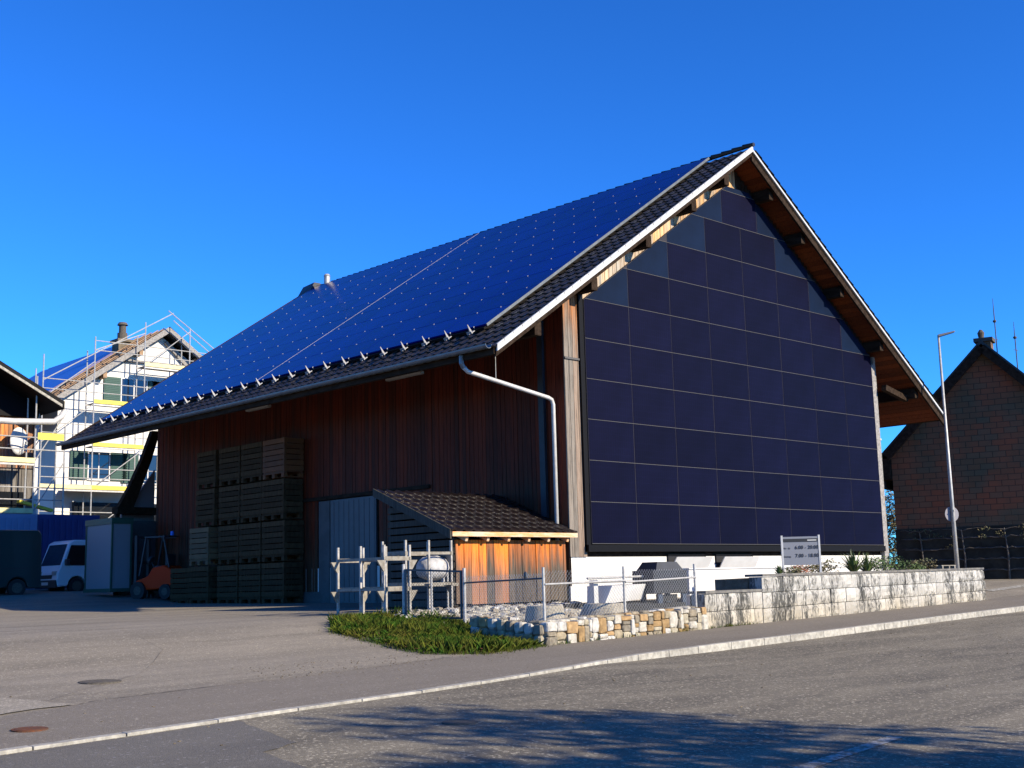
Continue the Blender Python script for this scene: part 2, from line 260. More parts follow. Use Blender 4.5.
# ------------------------------------------------------------------ helpers
class MB:
    def __init__(s): s.v = []; s.f = []; s.mi = []
    def add(s, vs, fs, mi=0):
        o = len(s.v); s.v += [tuple(v) for v in vs]; s.f += [tuple(i+o for i in f) for f in fs]; s.mi += [mi]*len(fs); return s
    def box(s, x0, x1, y0, y1, z0, z1, mi=0):
        vs = [(x0,y0,z0),(x1,y0,z0),(x1,y1,z0),(x0,y1,z0),(x0,y0,z1),(x1,y0,z1),(x1,y1,z1),(x0,y1,z1)]
        return s.add(vs, [(0,3,2,1),(4,5,6,7),(0,1,5,4),(1,2,6,5),(2,3,7,6),(3,0,4,7)], mi)
    def hexa(s, b, t, mi=0):   # bottom 4 pts, top 4 pts
        return s.add(list(b)+list(t), [(0,3,2,1),(4,5,6,7),(0,1,5,4),(1,2,6,5),(2,3,7,6),(3,0,4,7)], mi)
    def bar(s, p, q, w, h=None, mi=0, up=(0,0,1)):
        h = h or w; p = Vector(p); q = Vector(q); d = (q-p).normalized(); up = Vector(up)
        if abs(d.dot(up)) > .98: up = Vector((0,1,0))
        a = d.cross(up).normalized()*w/2; b = a.cross(d).normalized()*h/2
        return s.hexa([p-a-b, p+a-b, p+a+b, p-a+b], [q-a-b, q+a-b, q+a+b, q-a+b], mi)
    def tube(s, pts, r, n=10, mi=0, cap=True):
        pts = [Vector(p) for p in pts]; rs = r if isinstance(r, (list, tuple)) else [r]*len(pts)
        vs = []; fs = []; prev = None
        for i, p in enumerate(pts):
            d = (pts[min(i+1, len(pts)-1)] - pts[max(i-1, 0)]).normalized()
            if prev is None:
                a = d.cross(Vector((0,0,1))) if abs(d.z) < .95 else d.cross(Vector((1,0,0)))
            else: a = prev - d*prev.dot(d)
            a.normalize(); prev = a; b = d.cross(a)
            for k in range(n):
                an = 2*math.pi*k/n; vs.append(p + (a*math.cos(an)+b*math.sin(an))*rs[i])
        for i in range(len(pts)-1):
            for k in range(n):
                k2 = (k+1) % n; fs.append((i*n+k, i*n+k2, (i+1)*n+k2, (i+1)*n+k))
        if cap: fs.append(tuple(range(n-1, -1, -1))); fs.append(tuple((len(pts)-1)*n+k for k in range(n)))
        return s.add(vs, fs, mi)
    def prism(s, poly, axis, a, b, mi=0):
        """poly: 2D pts; axis 'y': (x,z) extruded y a..b; 'x': (y,z); 'z': (x,y)"""
        def P(u, v, t): return {'y': (u, t, v), 'x': (t, u, v), 'z': (u, v, t)}[axis]
        n = len(poly); vs = [P(u, v, a) for u, v in poly]+[P(u, v, b) for u, v in poly]
        fs = [tuple(range(n-1, -1, -1)), tuple(range(n, 2*n))]+[(i, (i+1) % n, (i+1) % n+n, i+n) for i in range(n)]
        return s.add(vs, fs, mi)
    def rock(s, c, rx, ry, rz, mi=0, rot=0, sq=3.0, jit=.12, n=8, m_=5):
        vs = []; fs = []; ca, sa = math.cos(rot), math.sin(rot)
        def se(t, e): return math.copysign(abs(t)**e, t)
        e = 2/sq
        for j in range(m_+1):
            ph = -math.pi/2+math.pi*j/m_
            for k in range(n):
                th = 2*math.pi*(k+.5)/n; J = 1+random.uniform(-jit, jit)
                x = rx*se(math.cos(ph), e)*se(math.cos(th), e)*J; y = ry*se(math.cos(ph), e)*se(math.sin(th), e)*J; z = rz*se(math.sin(ph), e)*J
                vs.append((c[0]+x*ca-y*sa, c[1]+x*sa+y*ca, c[2]+z))
        for j in range(m_):
            for k in range(n): fs.append((j*n+k, j*n+(k+1) % n, (j+1)*n+(k+1) % n, (j+1)*n+k))
        return s.add(vs, fs, mi)
    def build(s, name, mats, parent=None, smooth=False, bevel=0, loc=None, rz=0):
        me = bpy.data.meshes.new(name); me.from_pydata(s.v, [], s.f)
        if not isinstance(mats, (list, tuple)): mats = [mats]
        for q in mats: me.materials.append(M_[q] if isinstance(q, str) else q)
        if len(mats) > 1: me.polygons.foreach_set('material_index', s.mi)
        if smooth: me.polygons.foreach_set('use_smooth', [True]*len(s.f))
        me.update(); o = bpy.data.objects.new(name, me); col.objects.link(o)
        if parent: o.parent = parent
        if loc is not None: o.location = loc
        o.rotation_euler.z = rz
        if bevel:
            b = o.modifiers.new('bevel', 'BEVEL'); b.width = bevel; b.segments = 2; b.limit_method = 'ANGLE'
        return o
def tag(o, label=None, cat=None, group=None, kind=None):
    if label: o['label'] = label
    if cat: o['category'] = cat
    if group: o['group'] = group
    if kind: o['kind'] = kind
    return o
def thing(name, label, cat, loc=(0,0,0), rz=0, group=None):
    o = bpy.data.objects.new(name, None); col.objects.link(o); o.empty_display_size = .2
    o.location = loc; o.rotation_euler.z = rz; return tag(o, label, cat, group)
def dup(root, loc, rz, label, group=None):
    r = root.copy(); col.objects.link(r); r.location = loc; r.rotation_euler.z = rz; r['label'] = label
    if group: r['group'] = group
    def rec(src, dst):
        for ch in [c for c in src.children]:
            c = ch.copy(); col.objects.link(c); c.parent = dst; rec(ch, c)
    rec(root, r); return r
def interp(x, xs, ys):
    if x <= xs[0]: return ys[0]
    for i in range(1, len(xs)):
        if x <= xs[i]: return ys[i-1]+(ys[i]-ys[i-1])*(x-xs[i-1])/(xs[i]-xs[i-1])
    return ys[-1]

# ------------------------------------------------------------------ terrain, road, kerb
YS = [-400,-60,-40,-20,-15,-7,-4.2,-1.5,0,17,20,28,45,100,600]; BS = [-4,-.8,-.4,0,.2,.47,.62,.95,1.0,1.12,1.38,1.7,2.15,3.2,6]
def H(x, y): return interp(y, YS, BS) + .008*min(max(x+21.5, 0), 45)
KX = [-300,-60,-30,-20,-17.44,-16.03,-14.1,-12.08,-10.64,-9.19,-7.2,-4.59,-1.26,4.12,9.42,40,300]
KY = [-60,-17,-12,-10.1,-9.66,-9.45,-9.12,-8.85,-8.54,-8.2,-7.66,-7.34,-7.03,-6.5,-6.05,-3.6,14]
def KB(x): return interp(x, KX, KY)
def drop(x): return interp(x, [-13,-8.6,-7.4,-5], [.012,.02,.07,.10])   # kerb height: flush at the yard entrance, raised beyond
def sheet(xs, vs, zf, name, m_, yf=KB):
    mb = MB(); n = len(vs)
    for x in xs:
        for v in vs: y = yf(x)+v; mb.v.append((x, y, zf(x, y, v)))
    for i in range(len(xs)-1):
        for j in range(n-1): mb.f.append((i*n+j, (i+1)*n+j, (i+1)*n+j+1, i*n+j+1)); mb.mi.append(0)
    return mb.build(name, m_, smooth=True)
XS = [-600,-300,-150,-90,-60,-45,-35]+[-30+i*.5 for i in range(0,101)]+[25,30,40,60,100,200,400,700]
VS = [0,.05,.4,.8,1.2,1.6,2,2.5,3,3.5,4,4.5,5,5.6,6.2,7,8,9,10,11,12,14,16,18,20,22,24,26,28,30,33,36,40,45,50,60,80,110,150,250,400,700]
g = sheet(XS, VS, lambda x,y,v: H(x,y), 'ground', 'yard'); tag(g, kind='structure', label='pale grey worn asphalt yard rising from the road to the barn')
RV = [-700,-400,-200,-100,-60,-40,-30,-25,-20,-16,-13,-11,-9,-8,-7,-6,-5,-4,-3,-2,-1.2,-.6,-.13,0]
rd = sheet(XS, RV, lambda x,y,v: H(x,y)-drop(x)-.005, 'road', 'road'); tag(rd, kind='structure', label='grey asphalt road with worn aggregate')
# sidewalk sheet
JX = [-30,-16.5,-15.8,-15.45,-14.76,-13.88,-12.45,-9.57,-8.0,-7.3,-2.5,11.2,12.4,30]; JY = [-12.5,-7.6,-7.35,-7.11,-7.0,-6.85,-6.72,-6.15,-5.9,-5.76,-5.36,-4.22,-4.0,-2.4]
def JB(x): return interp(x, JX, JY)
mb = MB(); xs = [-30+i*.5 for i in range(121)]; nn = 9
for x in xs:
    for j in range(nn): y = KB(x)+.0+(JB(x)-KB(x))*j/(nn-1)+random.uniform(-.015,.015)*(j == nn-1); mb.v.append((x, y, H(x, y)+.005))
for i in range(len(xs)-1):
    for j in range(nn-1): mb.f.append((i*nn+j, (i+1)*nn+j, (i+1)*nn+j+1, i*nn+j+1)); mb.mi.append(0)
tag(mb.build('sidewalk', 'walk', smooth=True), kind='structure', label='asphalt sidewalk between kerb and stone walls')
# kerb stones
mb = MB(); x = -30
while x < 40:
    L = random.uniform(.85, 1.1)*(1 if x < -3 else 1.3); x1 = x+L-.012
    a, b_ = KB(x), KB(x1); w_ = .115; t = .006+random.uniform(0,.004)
    lo = [(x,a-w_,H(x,a)-.3),(x1,b_-w_,H(x1,b_)-.3),(x1,b_,H(x1,b_)-.3),(x,a,H(x,a)-.3)]
    hi = [(x,a-w_,H(x,a)+t),(x1,b_-w_,H(x1,b_)+t),(x1,b_,H(x1,b_)+t+.003),(x,a,H(x,a)+t+.003)]
    mb.hexa(lo, hi); x += L
tag(mb.build('kerb', 'kerb', bevel=.008), kind='structure', label='pale granite kerb stones along the road')
# dark asphalt patch on road, gravel corner, centre dash
def flat(name, poly, m_, dz, base=None, **k):
    mb = MB(); c = (sum(p[0] for p in poly)/len(poly), sum(p[1] for p in poly)/len(poly)); rings = 10
    n = len(poly); base = base or (lambda x, y: H(x, y)-drop(x)-.005)
    mb.v.append((c[0], c[1], base(*c)+dz))
    for r_ in range(1, rings+1):
        for p in poly: q = (c[0]+(p[0]-c[0])*r_/rings, c[1]+(p[1]-c[1])*r_/rings); mb.v.append((q[0], q[1], base(*q)+dz))
    for i in range(n): mb.f.append((0, 1+i, 1+(i+1) % n)); mb.mi.append(0)
    for r_ in range(rings-1):
        for i in range(n): mb.f.append((1+r_*n+i, 1+(r_+1)*n+i, 1+(r_+1)*n+(i+1) % n, 1+r_*n+(i+1) % n)); mb.mi.append(0)
    o = mb.build(name, m_); return tag(o, **k)
def jag(pts, n=6, a=.05):
    out = []
    for i in range(len(pts)):
        p, q = pts[i], pts[(i+1) % len(pts)]
        for k in range(n): t = k/n; out.append((p[0]+(q[0]-p[0])*t+random.uniform(-a,a)*(k > 0), p[1]+(q[1]-p[1])*t+random.uniform(-a,a)*(k > 0)))
    return out
flat('asphalt_patch', jag([(-22,-10.75),(-20,-10.3),(-17.44,-9.83),(-16.03,-9.62),(-15.12,-9.47),(-15.3,-10.2),(-15.47,-11.0),(-15.95,-11.22),(-16.13,-12.16),(-17,-13),(-22,-14)],5,.02), 'patch', .005, kind='structure', label='darker repaired asphalt at the road edge')
flat('gravel_patch', jag([(-20,-8.9),(-17.5,-7.9),(-16.5,-7.45),(-15.75,-7.27),(-15.9,-6.8),(-16.1,-6.3),(-17.2,-6.2),(-20,-6.6)],5,.06), 'gravel', .012, base=H, kind='structure', label='pale gravel at the edge of the yard')
dd = Vector((.989,.148)); pp = Vector((-.148,.989))
def dash(cx, cy, L, wd, name):
    mb = MB(); n = 14
    for i in range(n+1):
        for s_ in (-1, 1):
            p = Vector((cx, cy))+dd*(L*(i/n-.5))+pp*(s_*wd/2); mb.v.append((p.x, p.y, H(p.x,p.y)-drop(p.x)-.005+.005))
    for i in range(n): mb.f.append((2*i, 2*i+2, 2*i+3, 2*i+1)); mb.mi.append(0)
    return mb.build(name, 'paint')
tag(dash(-13.3,-14.68,3.2,.13,'lane_marking'), kind='structure', label='worn white centre dash on the road')
mb = MB()
for i in range(5):
    mb.add([(14.2+i*.0,-3.0,H(14.2,-3)+.012),(18.5,-2.4,H(18.5,-2.4)+.012),(18.5,-2.1,H(18.5,-2.1)+.012),(14.2,-2.7,H(14.2,-2.7)+.012)], [(0,1,2,3)]); break
tag(mb.build('paint_line', 'paint'), kind='structure', label='white line painted across the side road')
def cover(cx, cy, r, z, m_, name, label, cat, group=None):
    mb = MB(); mb.tube([(0,0,-.02),(0,0,.006)], r, 24); mb.tube([(0,0,.0),(0,0,.009)], r*.82, 24)
    o = mb.build(name, m_, loc=(cx, cy, z+.004)); o.rotation_euler.x = R(1.5); return tag(o, label, cat, group)
def seam(name, pts, wd, label):
    mb = MB(); P = []
    for i in range(len(pts)-1):
        for k in range(8): t = k/8; P.append((pts[i][0]+(pts[i+1][0]-pts[i][0])*t, pts[i][1]+(pts[i+1][1]-pts[i][1])*t+random.uniform(-.02,.02)))
    P.append(pts[-1])
    for (x, y) in P:
        w_ = wd*random.uniform(.4,1.3); mb.v += [(x,y-w_,H(x,y)+.009),(x,y+w_,H(x,y)+.009)]
    for i in range(len(P)-1): mb.f.append((2*i,2*i+2,2*i+3,2*i+1)); mb.mi.append(0)
    tag(mb.build(name, 'soil'), kind='structure', label=label)
seam('asphalt_seam', [(x, JB(x)+.01) for x in (-15.7,-15.45,-14.76,-13.88,-12.45,-11,-9.57)], .014, 'dark joint between yard asphalt and sidewalk')
seam('asphalt_crack', [(-16.4,-7.3),(-15.2,-6.2),(-13.9,-5.1),(-12.6,-3.2),(-12.1,-1.0)], .006, 'thin crack running across the yard asphalt')
cover(-16.82,-8.73,.16,H(-16.82,-8.73)+.006,'rust','valve_cover','small rust red round valve cover in the sidewalk near the kerb','valve cover')
cover(-13.74,-11.1,.17,H(-13.74,-11.1)-.02,'iron','manhole_cover','dark round iron cover set in the road surface','manhole cover')
cover(-14.67,-5.57,.25,H(-14.67,-5.57),'iron','manhole_cover','wide dark iron cover sunk in the yard asphalt at left','manhole cover')

# ------------------------------------------------------------------ barn
ZT, TAN, XM, YG = 13.65, .682, 6.45, -.8
CS = 1/math.sqrt(1+TAN*TAN); SN = TAN*CS
YE = 21.35; XL, XR = -3.56, 16.46; WL, WR = -.65, 13.55
def rz(x): return ZT-TAN*abs(x-XM)
barn = thing('barn', 'large timber barn with blue solar roof and dark solar panel gable', 'barn', (0,0,0))
# plinth + walls
mb = MB(); mb.box(WL, WR, -.0, 19.95, .3, 2.22); mb.build('plinth', 'white', barn)
mb = MB(); mb.box(WL-.012, WL+.0, .05, 19.9, .6, 1.55); mb.build('side_plinth', 'plinth', barn)
# carcass behind boards (pentagon)
mb = MB(); th = .32/CS
mb.prism([(WL+.05,2.22),(WR-.05,2.22),(WR-.05,rz(WR)-th),(XM,ZT-th-.03),(WL+.05,rz(WL)-th)], 'y', .06, 19.9); mb.build('wall_core', 'beam', barn)
mb = MB(); y = .0
while y < 19.95:
    wd = random.uniform(.13,.17); zb = 1.55
    if 7.3 < y+wd and y < 10.1: zb = 4.2
    mb.box(WL-random.uniform(.0,.012), WL+.045, y, y+wd-.012, zb, rz(WL)-th); y += wd
mb.build('side_wall', 'side', barn)
mb = MB(); y = .0                                    # right-hand and rear walls
while y < 19.95: mb.box(WR-.045, WR+random.uniform(0,.012), y, y+.19, 2.2, rz(WR)-th); y += .2
mb.build('right_wall', 'side', barn)
mb = MB(); x = WL
while x < WR: mb.box(x, x+.19, 19.92, 19.96, 1.2, rz(x+.1)-th-.05); x += .2
mb.build('rear_wall', 'side', barn)
# corner boards left (facing the road) and gable boards under the verge
mb = MB(); x = WL-.01
for wd in (.16,.14,.15,.13):
    mb.box(x, x+wd-.012, -.035-random.uniform(0,.012), .0, 2.22, rz(x)-th+.02); x += wd
mb.build('corner_boards', 'sidew', barn)
mb = MB(); mb.box(WL-.02, -.06, -.075, -.048, 6.9, 6.95); mb.build('corner_batten', 'alu', barn)
mb = MB(); x = 0.0
while x < 6.6:
    wd = .15; zz0 = rz(x)-1.25; mb.box(x, x+wd-.012, -.03-random.uniform(0,.012), .055, max(8.3,zz0), rz(x+wd/2)-th+.02); x += wd
mb.build('gable_boards', 'gableboard', barn)
mb = MB(); x = 6.61
while x < 13.3:
    wd = .15; zz0 = rz(x)-1.25; mb.box(x, x+wd-.012, -.03, .055, max(8.3,zz0), rz(x+wd/2)-th+.02); x += wd
mb.build('dark_gable_boards', 'beam', barn)
mb = MB(); mb.box(13.23, 13.40, -.11, .05, 1.5, rz(13.3)-th-.4); mb.box(13.42, 13.56, -.06, .05, 2.2, rz(13.5)-th); mb.build('right_corner_board', 'beamend', barn)
# solar facade
PW, PH, ZB = 1.65, .9879, 2.527
mb = MB(); mb.box(-.16, -.015, -.10, .0, 2.36, ZB+6.2*PH); mb.box(-.16, 13.22, -.16, -.02, 2.34, 2.50); mb.build('facade_frame', 'blackmetal', barn)
def zl(x): return ZB+5.97*PH+.0+TAN*(x)          # upper left edge
def zr_(x): return ZB+5.97*PH+TAN*(13.2-x)
mb = MB(); mb.prism([(0,ZB),(13.2,ZB),(13.2,zr_(13.2)),(XM+.6,zl(XM-.4)),(XM-.4,zl(XM-.4)),(0,zl(0))], 'y', -.119, -.06); mb.build('facade_backing', 'alud', barn)
def clip(poly, f):
    out = []
    for i in range(len(poly)):
        a, b = poly[i], poly[(i+1) % len(poly)]; fa, fb = f(a), f(b)
        if fa >= 0: out.append(a)
        if (fa >= 0) != (fb >= 0): t = fa/(fa-fb); out.append((a[0]+(b[0]-a[0])*t, a[1]+(b[1]-a[1])*t))
    return out
def cell(x0, x1, r0, r1, blue):
    g_ = .010
    p = [(x0+g_, ZB+r0*PH+g_), (x1-g_, ZB+r0*PH+g_), (x1-g_, ZB+r1*PH-g_), (x0+g_, ZB+r1*PH-g_)]
    p = clip(p, lambda q: zl(q[0])-.02-q[1]); 
    if len(p) > 2: p = clip(p, lambda q: zr_(q[0])-.02-q[1])
    if len(p) > 2: p = clip(p, lambda q: zl(XM-.4)-q[1])
    if len(p) < 3 or max(q[1] for q in p)-min(q[1] for q in p) < .08: return
    c = p[0]; mb = MB(); mb.prism([(q[0]-c[0], q[1]-c[1]) for q in p], 'y', -.03, 0)
    o = mb.build('facade_panel', 'pvblue' if blue else 'pvwall', barn, loc=(c[0], -.095, c[1]))
    o.rotation_euler = (random.uniform(-.001,.001), 0, random.uniform(-.0015,.0015))
    if blue: o['label'] = 'lighter blue blank panel under the roof edge'
for r_ in range(0, 6):
    for c in range(8): cell(c*PW, (c+1)*PW, r_, r_+1, False)
for r_ in (6, 7, 8):
    lo = r_-6; hi = 13-r_
    for c in range(lo, hi+1): cell(c*PW, (c+1)*PW, r_, r_+1, c == lo or c == hi)
cell(2.6*PW, 3.5*PW, 9, 10, True); cell(3.5*PW, 4.5*PW, 9, 10, False); cell(4.5*PW, 5.6*PW, 9, 10, True)
cell(3.2*PW, 5*PW, 10, 11, True)
mb = MB()                                           # horizontal light joint rails
for r_ in range(0, 11):
    z = ZB+r_*PH; a = max(0, (z-zl(0))/TAN); b = min(13.2, 13.2-(z-zr_(13.2))/TAN)
    if b > a: mb.box(a, b, -.129, -.09, z-.005, z+.005)
mb.build('joint_rail', 'alu', barn)
# roof slabs: soffit boards (thickness), tiles, verge boards, ridge
def P_(x, y, dz): return (x, y, rz(x)+dz)
for sgn, xe in ((-1, XL), (1, XR)):
    vb, vt = (-.18, -.02) if sgn < 0 else (-.20, -.13); mb = MB()
    for i in range(int(abs(xe-XM)/.16)):
        xa = XM+sgn*i*.16; xb = xa+sgn*.148
        mb.hexa([P_(xa,YG+.05,-.30),P_(xb,YG+.05,-.30),P_(xb,YE-.05,-.30),P_(xa,YE-.05,-.30)],[P_(xa,YG+.05,-.26),P_(xb,YG+.05,-.26),P_(xb,YE-.05,-.26),P_(xa,YE-.05,-.26)])
    mb.build('soffit', 'soffit', barn)
    mb = MB(); mb.hexa([P_(XM,YG+.02,-.255),P_(xe,YG+.02,-.255),P_(xe,YE-.02,-.255),P_(XM,YE-.02,-.255)],[P_(XM,YG+.02,-.09),P_(xe,YG+.02,-.09),P_(xe,YE-.02,-.09),P_(XM,YE-.02,-.09)]); mb.build('roof_deck', 'beam', barn)
    mb = MB(); mb.hexa([P_(XM,YG-.03,vb),P_(xe,YG-.03,vb),P_(xe,YG+.015,vb),P_(XM,YG+.015,vb)],[P_(XM,YG-.03,vt),P_(xe,YG-.03,vt),P_(xe,YG+.015,vt),P_(XM,YG+.015,vt)])
    mb.build('verge_sheet', 'verge', barn)
    bb_ = -.30 if sgn < 0 else -.44
    mb = MB(); mb.hexa([P_(XM,YG+.03,bb_),P_(xe,YG+.03,bb_),P_(xe,YG+.09,bb_),P_(XM,YG+.09,bb_)],[P_(XM,YG+.03,-.25),P_(xe,YG+.03,-.25),P_(xe,YG+.09,-.25),P_(XM,YG+.09,-.25)])
    mb.build('barge_board', 'beam', barn)
    mb = MB(); mb.hexa([P_(XM,YE-.05,-.24),P_(xe,YE-.05,-.24),P_(xe,YE,-.24),P_(XM,YE,-.24)],[P_(XM,YE-.05,0),P_(xe,YE-.05,0),P_(xe,YE,0),P_(XM,YE,0)]); mb.build('rear_verge_board', 'beam', barn)
# purlins
for x in (5.4, 7.5, 3.89, 9.01, 1.95, 10.95, -.14, 13.04, -2.1, 15.0):
    mb = MB(); mb.box(x-.10, x+.10, -.62, 20.9, rz(x)-.62, rz(x)-.30); mb.box(x-.103, x+.103, -.626, -.619, rz(x)-.6, rz(x)-.32, 1)
    mb.build('purlin', ['beam','beam'], barn)
for sx, wx in ((15.0, WR),):
    mb = MB(); s_ = -1 if sx < 0 else 1
    mb.bar((wx+s_*.05, -.28, rz(wx)-1.35), (sx-s_*.05, -.28, rz(sx)-.62), .16, .18); mb.build('strut', 'beam', barn)

# tiles
def tiles(o0, du, dv, nrm, nu, nv, tw, tl, wave=.028, lip=.03):
    """roof tile field: u across, v up the slope; each tile its own S-profile pan with a thick front lip"""
    mb = MB(); du = Vector(du); dv = Vector(dv); nrm = Vector(nrm); o0 = Vector(o0)
    prof = [(0,.0),(.12,.25),(.25,1),(.40,.9),(.55,.2),(.75,-.05),(1.0,.0)]
    for j in range(nv):
        for i in range(nu):
            b = o0+du*(i*tw)+dv*(j*tl); jz = random.uniform(0,.004)
            vs = []
            for (pu, ph) in prof:
                p = b+du*(pu*tw)
                vs.append(p+nrm*(lip+ph*wave+jz)); vs.append(p+dv*(tl*1.02)+nrm*(ph*wave)); vs.append(p+nrm*(ph*wave*.8-.004))
            n = len(prof); fs = []
            for k in range(n-1):
                fs.append((3*k, 3*(k+1), 3*(k+1)+1, 3*k+1)); fs.append((3*k+2, 3*(k+1)+2, 3*(k+1), 3*k))
            mb.add(vs, fs)
    return mb
sl = (XM-XL)/CS
nl = Vector((-SN,0,CS)); nr_ = Vector((SN,0,CS))
upL = Vector((CS,0,SN)); upR = Vector((-CS,0,SN))
# left slope: strip by the verge (full height) and strip along the eave
tw, tl = .30, .335
tA = tiles((XL-.05, YG-.04, rz(XL-.05)-.07), (0,1,0), upL, nl, 7, 36, .29, tl)
tB = tiles((XL-.05, YG-.04+7*.29, rz(XL-.05)-.07), (0,1,0), upL, nl, 67, 7, tw, tl)
tA.v += []; 
off = len(tA.v); tA.v += tB.v; tA.f += [tuple(i+off for i in f) for f in tB.f]; tA.mi += tB.mi
tA.build('roof_tiles', 'tile', barn)
tR = tiles((XR+.05, YE, rz(XR+.05)-.07), (0,-1,0), upR, nr_, 74, 36, tw, tl); tR.build('roof_tiles', 'tile', barn)
mb = MB()
for i in range(60):
    y0 = YG-.06+i*.37; mb.tube([(XM, y0, ZT+.01), (XM, y0+.36, ZT+.03)], [.06,.075], 8)
mb.build('ridge_tiles', 'tile', barn)
# roof solar panels: own coordinates x = up slope, y = along
rotL = Matrix(((CS,0,-SN),(0,1,0),(SN,0,CS)))     # local x->upL, z->normal
def panel(y0, s0, wy, hs, name='solar_panel'):
    """s0: slope distance of lower edge from ridge"""
    mb = MB(); g_ = .010; mb.box(g_, hs-g_, g_, wy-g_, 0, .035, 0)
    for yy in ((.42, .42+.85) if wy > 1.2 else (.42,)):
        mb.box(-.028, .006, yy-.008, yy+.008, -.01, .042, 1)
    o = mb.build(name, ['pvroof','hook'], barn)
    base = Vector((XM, y0, ZT))-upL*s0+nl*.055
    mm = (Matrix.Rotation(random.uniform(-.0012,.0012),3,'Y') @ rotL).to_4x4(); mm.translation = base; o.matrix_local = mm; return o
RP = 1.0715; PVB = 10.84; PY = .62; PWY = 1.652
y0 = PY
for c in range(10):
    for r_ in range(10): panel(y0, PVB-r_*RP, PWY, RP)
    y0 += PWY
    if c == 5: y0 += .05
mb = MB()
for r_ in range(10):
    for cc, wc in ((0, PWY), (1, PWY), ):
        if y0+cc*PWY+wc > 20.6: wc = .82
        bx = r_*RP; mb.box(bx+.006, bx+RP-.006, cc*PWY+.006, cc*PWY+wc-.006, 0, .035)
        for yy in (.42, 1.24)[:1 if wc < 1 else 2]: mb.box(bx-.028, bx+.006, cc*PWY+yy-.011, cc*PWY+yy+.011, -.01, .043, 1)
o = mb.build('solar_panel', ['pvroof','hook'], barn); o['kind'] = 'stuff'; mm = rotL.to_4x4(); mm.translation = Vector((XM, y0, ZT))-upL*PVB+nl*.055; o.matrix_local = mm
mb = MB(); mb.box(0, 10*RP, 0.008, .03, 0, .04); o = mb.build('expansion_strip', 'galv', barn); mm = rotL.to_4x4(); mm.translation = Vector((XM, PY+6*PWY+.005, ZT))-upL*PVB+nl*.05; o.matrix_local = mm
mb = MB(); mb.box(0, 10*RP, -.02, 0, -.02, .045); o = mb.build('panel_edge_sheet', 'zinc', barn); mm = rotL.to_4x4(); mm.translation = Vector((XM, PY, ZT))-upL*PVB+nl*.05; o.matrix_local = mm
mb = MB(); mb.box(-.1, 10*RP, .02, 19.6, -.05, .0); o = mb.build('panel_underlay', 'blackmetal', barn); mm = rotL.to_4x4(); mm.translation = Vector((XM, PY, ZT))-upL*PVB+nl*.045; o.matrix_local = mm
# snow guards
sg = MB(); sg.box(-.10,.10,-.035,.035,0,.02); sg.hexa([(-.03,-.02,.02),(.04,-.010,.02),(.04,.010,.02),(-.03,.02,.02)],[(.0,-.006,.22),(.015,-.004,.22),(.015,.004,.22),(.0,.006,.22)]); sg.box(-.06,-.04,-.085,.085,.0,.06)
sgm = None
for k in range(24):
    if sgm is None: o = sg.build('snow_guard', 'hook', barn); sgm = o.data
    else: o = bpy.data.objects.new('snow_guard', sgm); col.objects.link(o); o.parent = barn
    mm = rotL.to_4x4(); mm.translation = Vector((XM, .87+k*.826, ZT))-upL*11.16+nl*.05; o.matrix_local = mm
# gutter, downpipe
mb = MB(); n_ = 8; vs = []; fs = []
for (yy) in (YG+.08, YE-.05):
    for k in range(n_+1):
        a = math.pi+math.pi*k/n_; vs.append((XL-.16+.095*math.cos(a), yy, rz(XL)-.03+.095*math.sin(a)))
    for k in range(n_+1):
        a = math.pi+math.pi*(n_-k)/n_; vs.append((XL-.16+.085*math.cos(a), yy, rz(XL)-.03+.085*math.sin(a)))
q = 2*(n_+1)
for k in range(q): fs.append((k, (k+1) % q, (k+1) % q+q, k+q))
mb.add(vs, fs+[tuple(range(q-1,-1,-1)), tuple(range(q,2*q))]); mb.build('gutter', 'zinc', barn)
mb = MB(); mb.box(XL-.04, XL+.02, YG+.05, YE-.05, rz(XL)-.24, rz(XL)-.10); mb.build('eave_board', 'beam', barn)
mb = MB(); mb.tube([(XL-.06,.3,rz(XL)-.12),(XL-.06,.3,6.52),(XL+.0,.3,6.43)], .055, 10); mb.build('downpipe_neck', 'zinc', barn)
mb = MB(); mb.tube([(XL-.01,.3,6.45),(XL+.12,.29,6.35),(-.95,.25,5.97),(-.84,.25,5.93),(-.79,.25,5.82),(-.79,.25,1.2)], .05, 12); mb.build('downpipe', 'pipe', barn, smooth=True)
mb = MB(); mb.tube([(-2.6,.28,6.2),(-2.6,.28,rz(-2.6)-.3)], .008, 6); mb.build('pipe_hanger', 'galv', barn)
mb = MB(); mb.box(WL-.10, WL-.02, .62, .80, 1.2, rz(WL)-.4); mb.build('side_duct', 'hopper', barn)
# lamps under the eave
for (ya, yb) in ((5.17,6.69),(12.67,13.95)):
    mb = MB(); mb.box(WL-.16, WL-.03, ya, yb, 7.26, 7.34); mb.build('strip_lamp', 'whitecon', barn)
# sliding door
mb = MB(); mb.box(WL-.03, WL+.02, 7.35, 9.5, 1.2, 4.15); 
for k in range(9): mb.box(WL-.04, WL-.029, 7.4+k*.24, 7.42+k*.24, 1.25, 4.1)
mb.build('sliding_door', 'shutgrey', barn)
mb = MB(); mb.box(WL-.02, WL+.03, 9.56, 10.1, 1.2, 4.15); mb.build('door_side_panel', 'plinth', barn)
mb = MB(); mb.box(WL-.07, WL-.0, 5.0, 12.6, 4.18, 4.28); mb.build('door_rail', 'beam', barn)
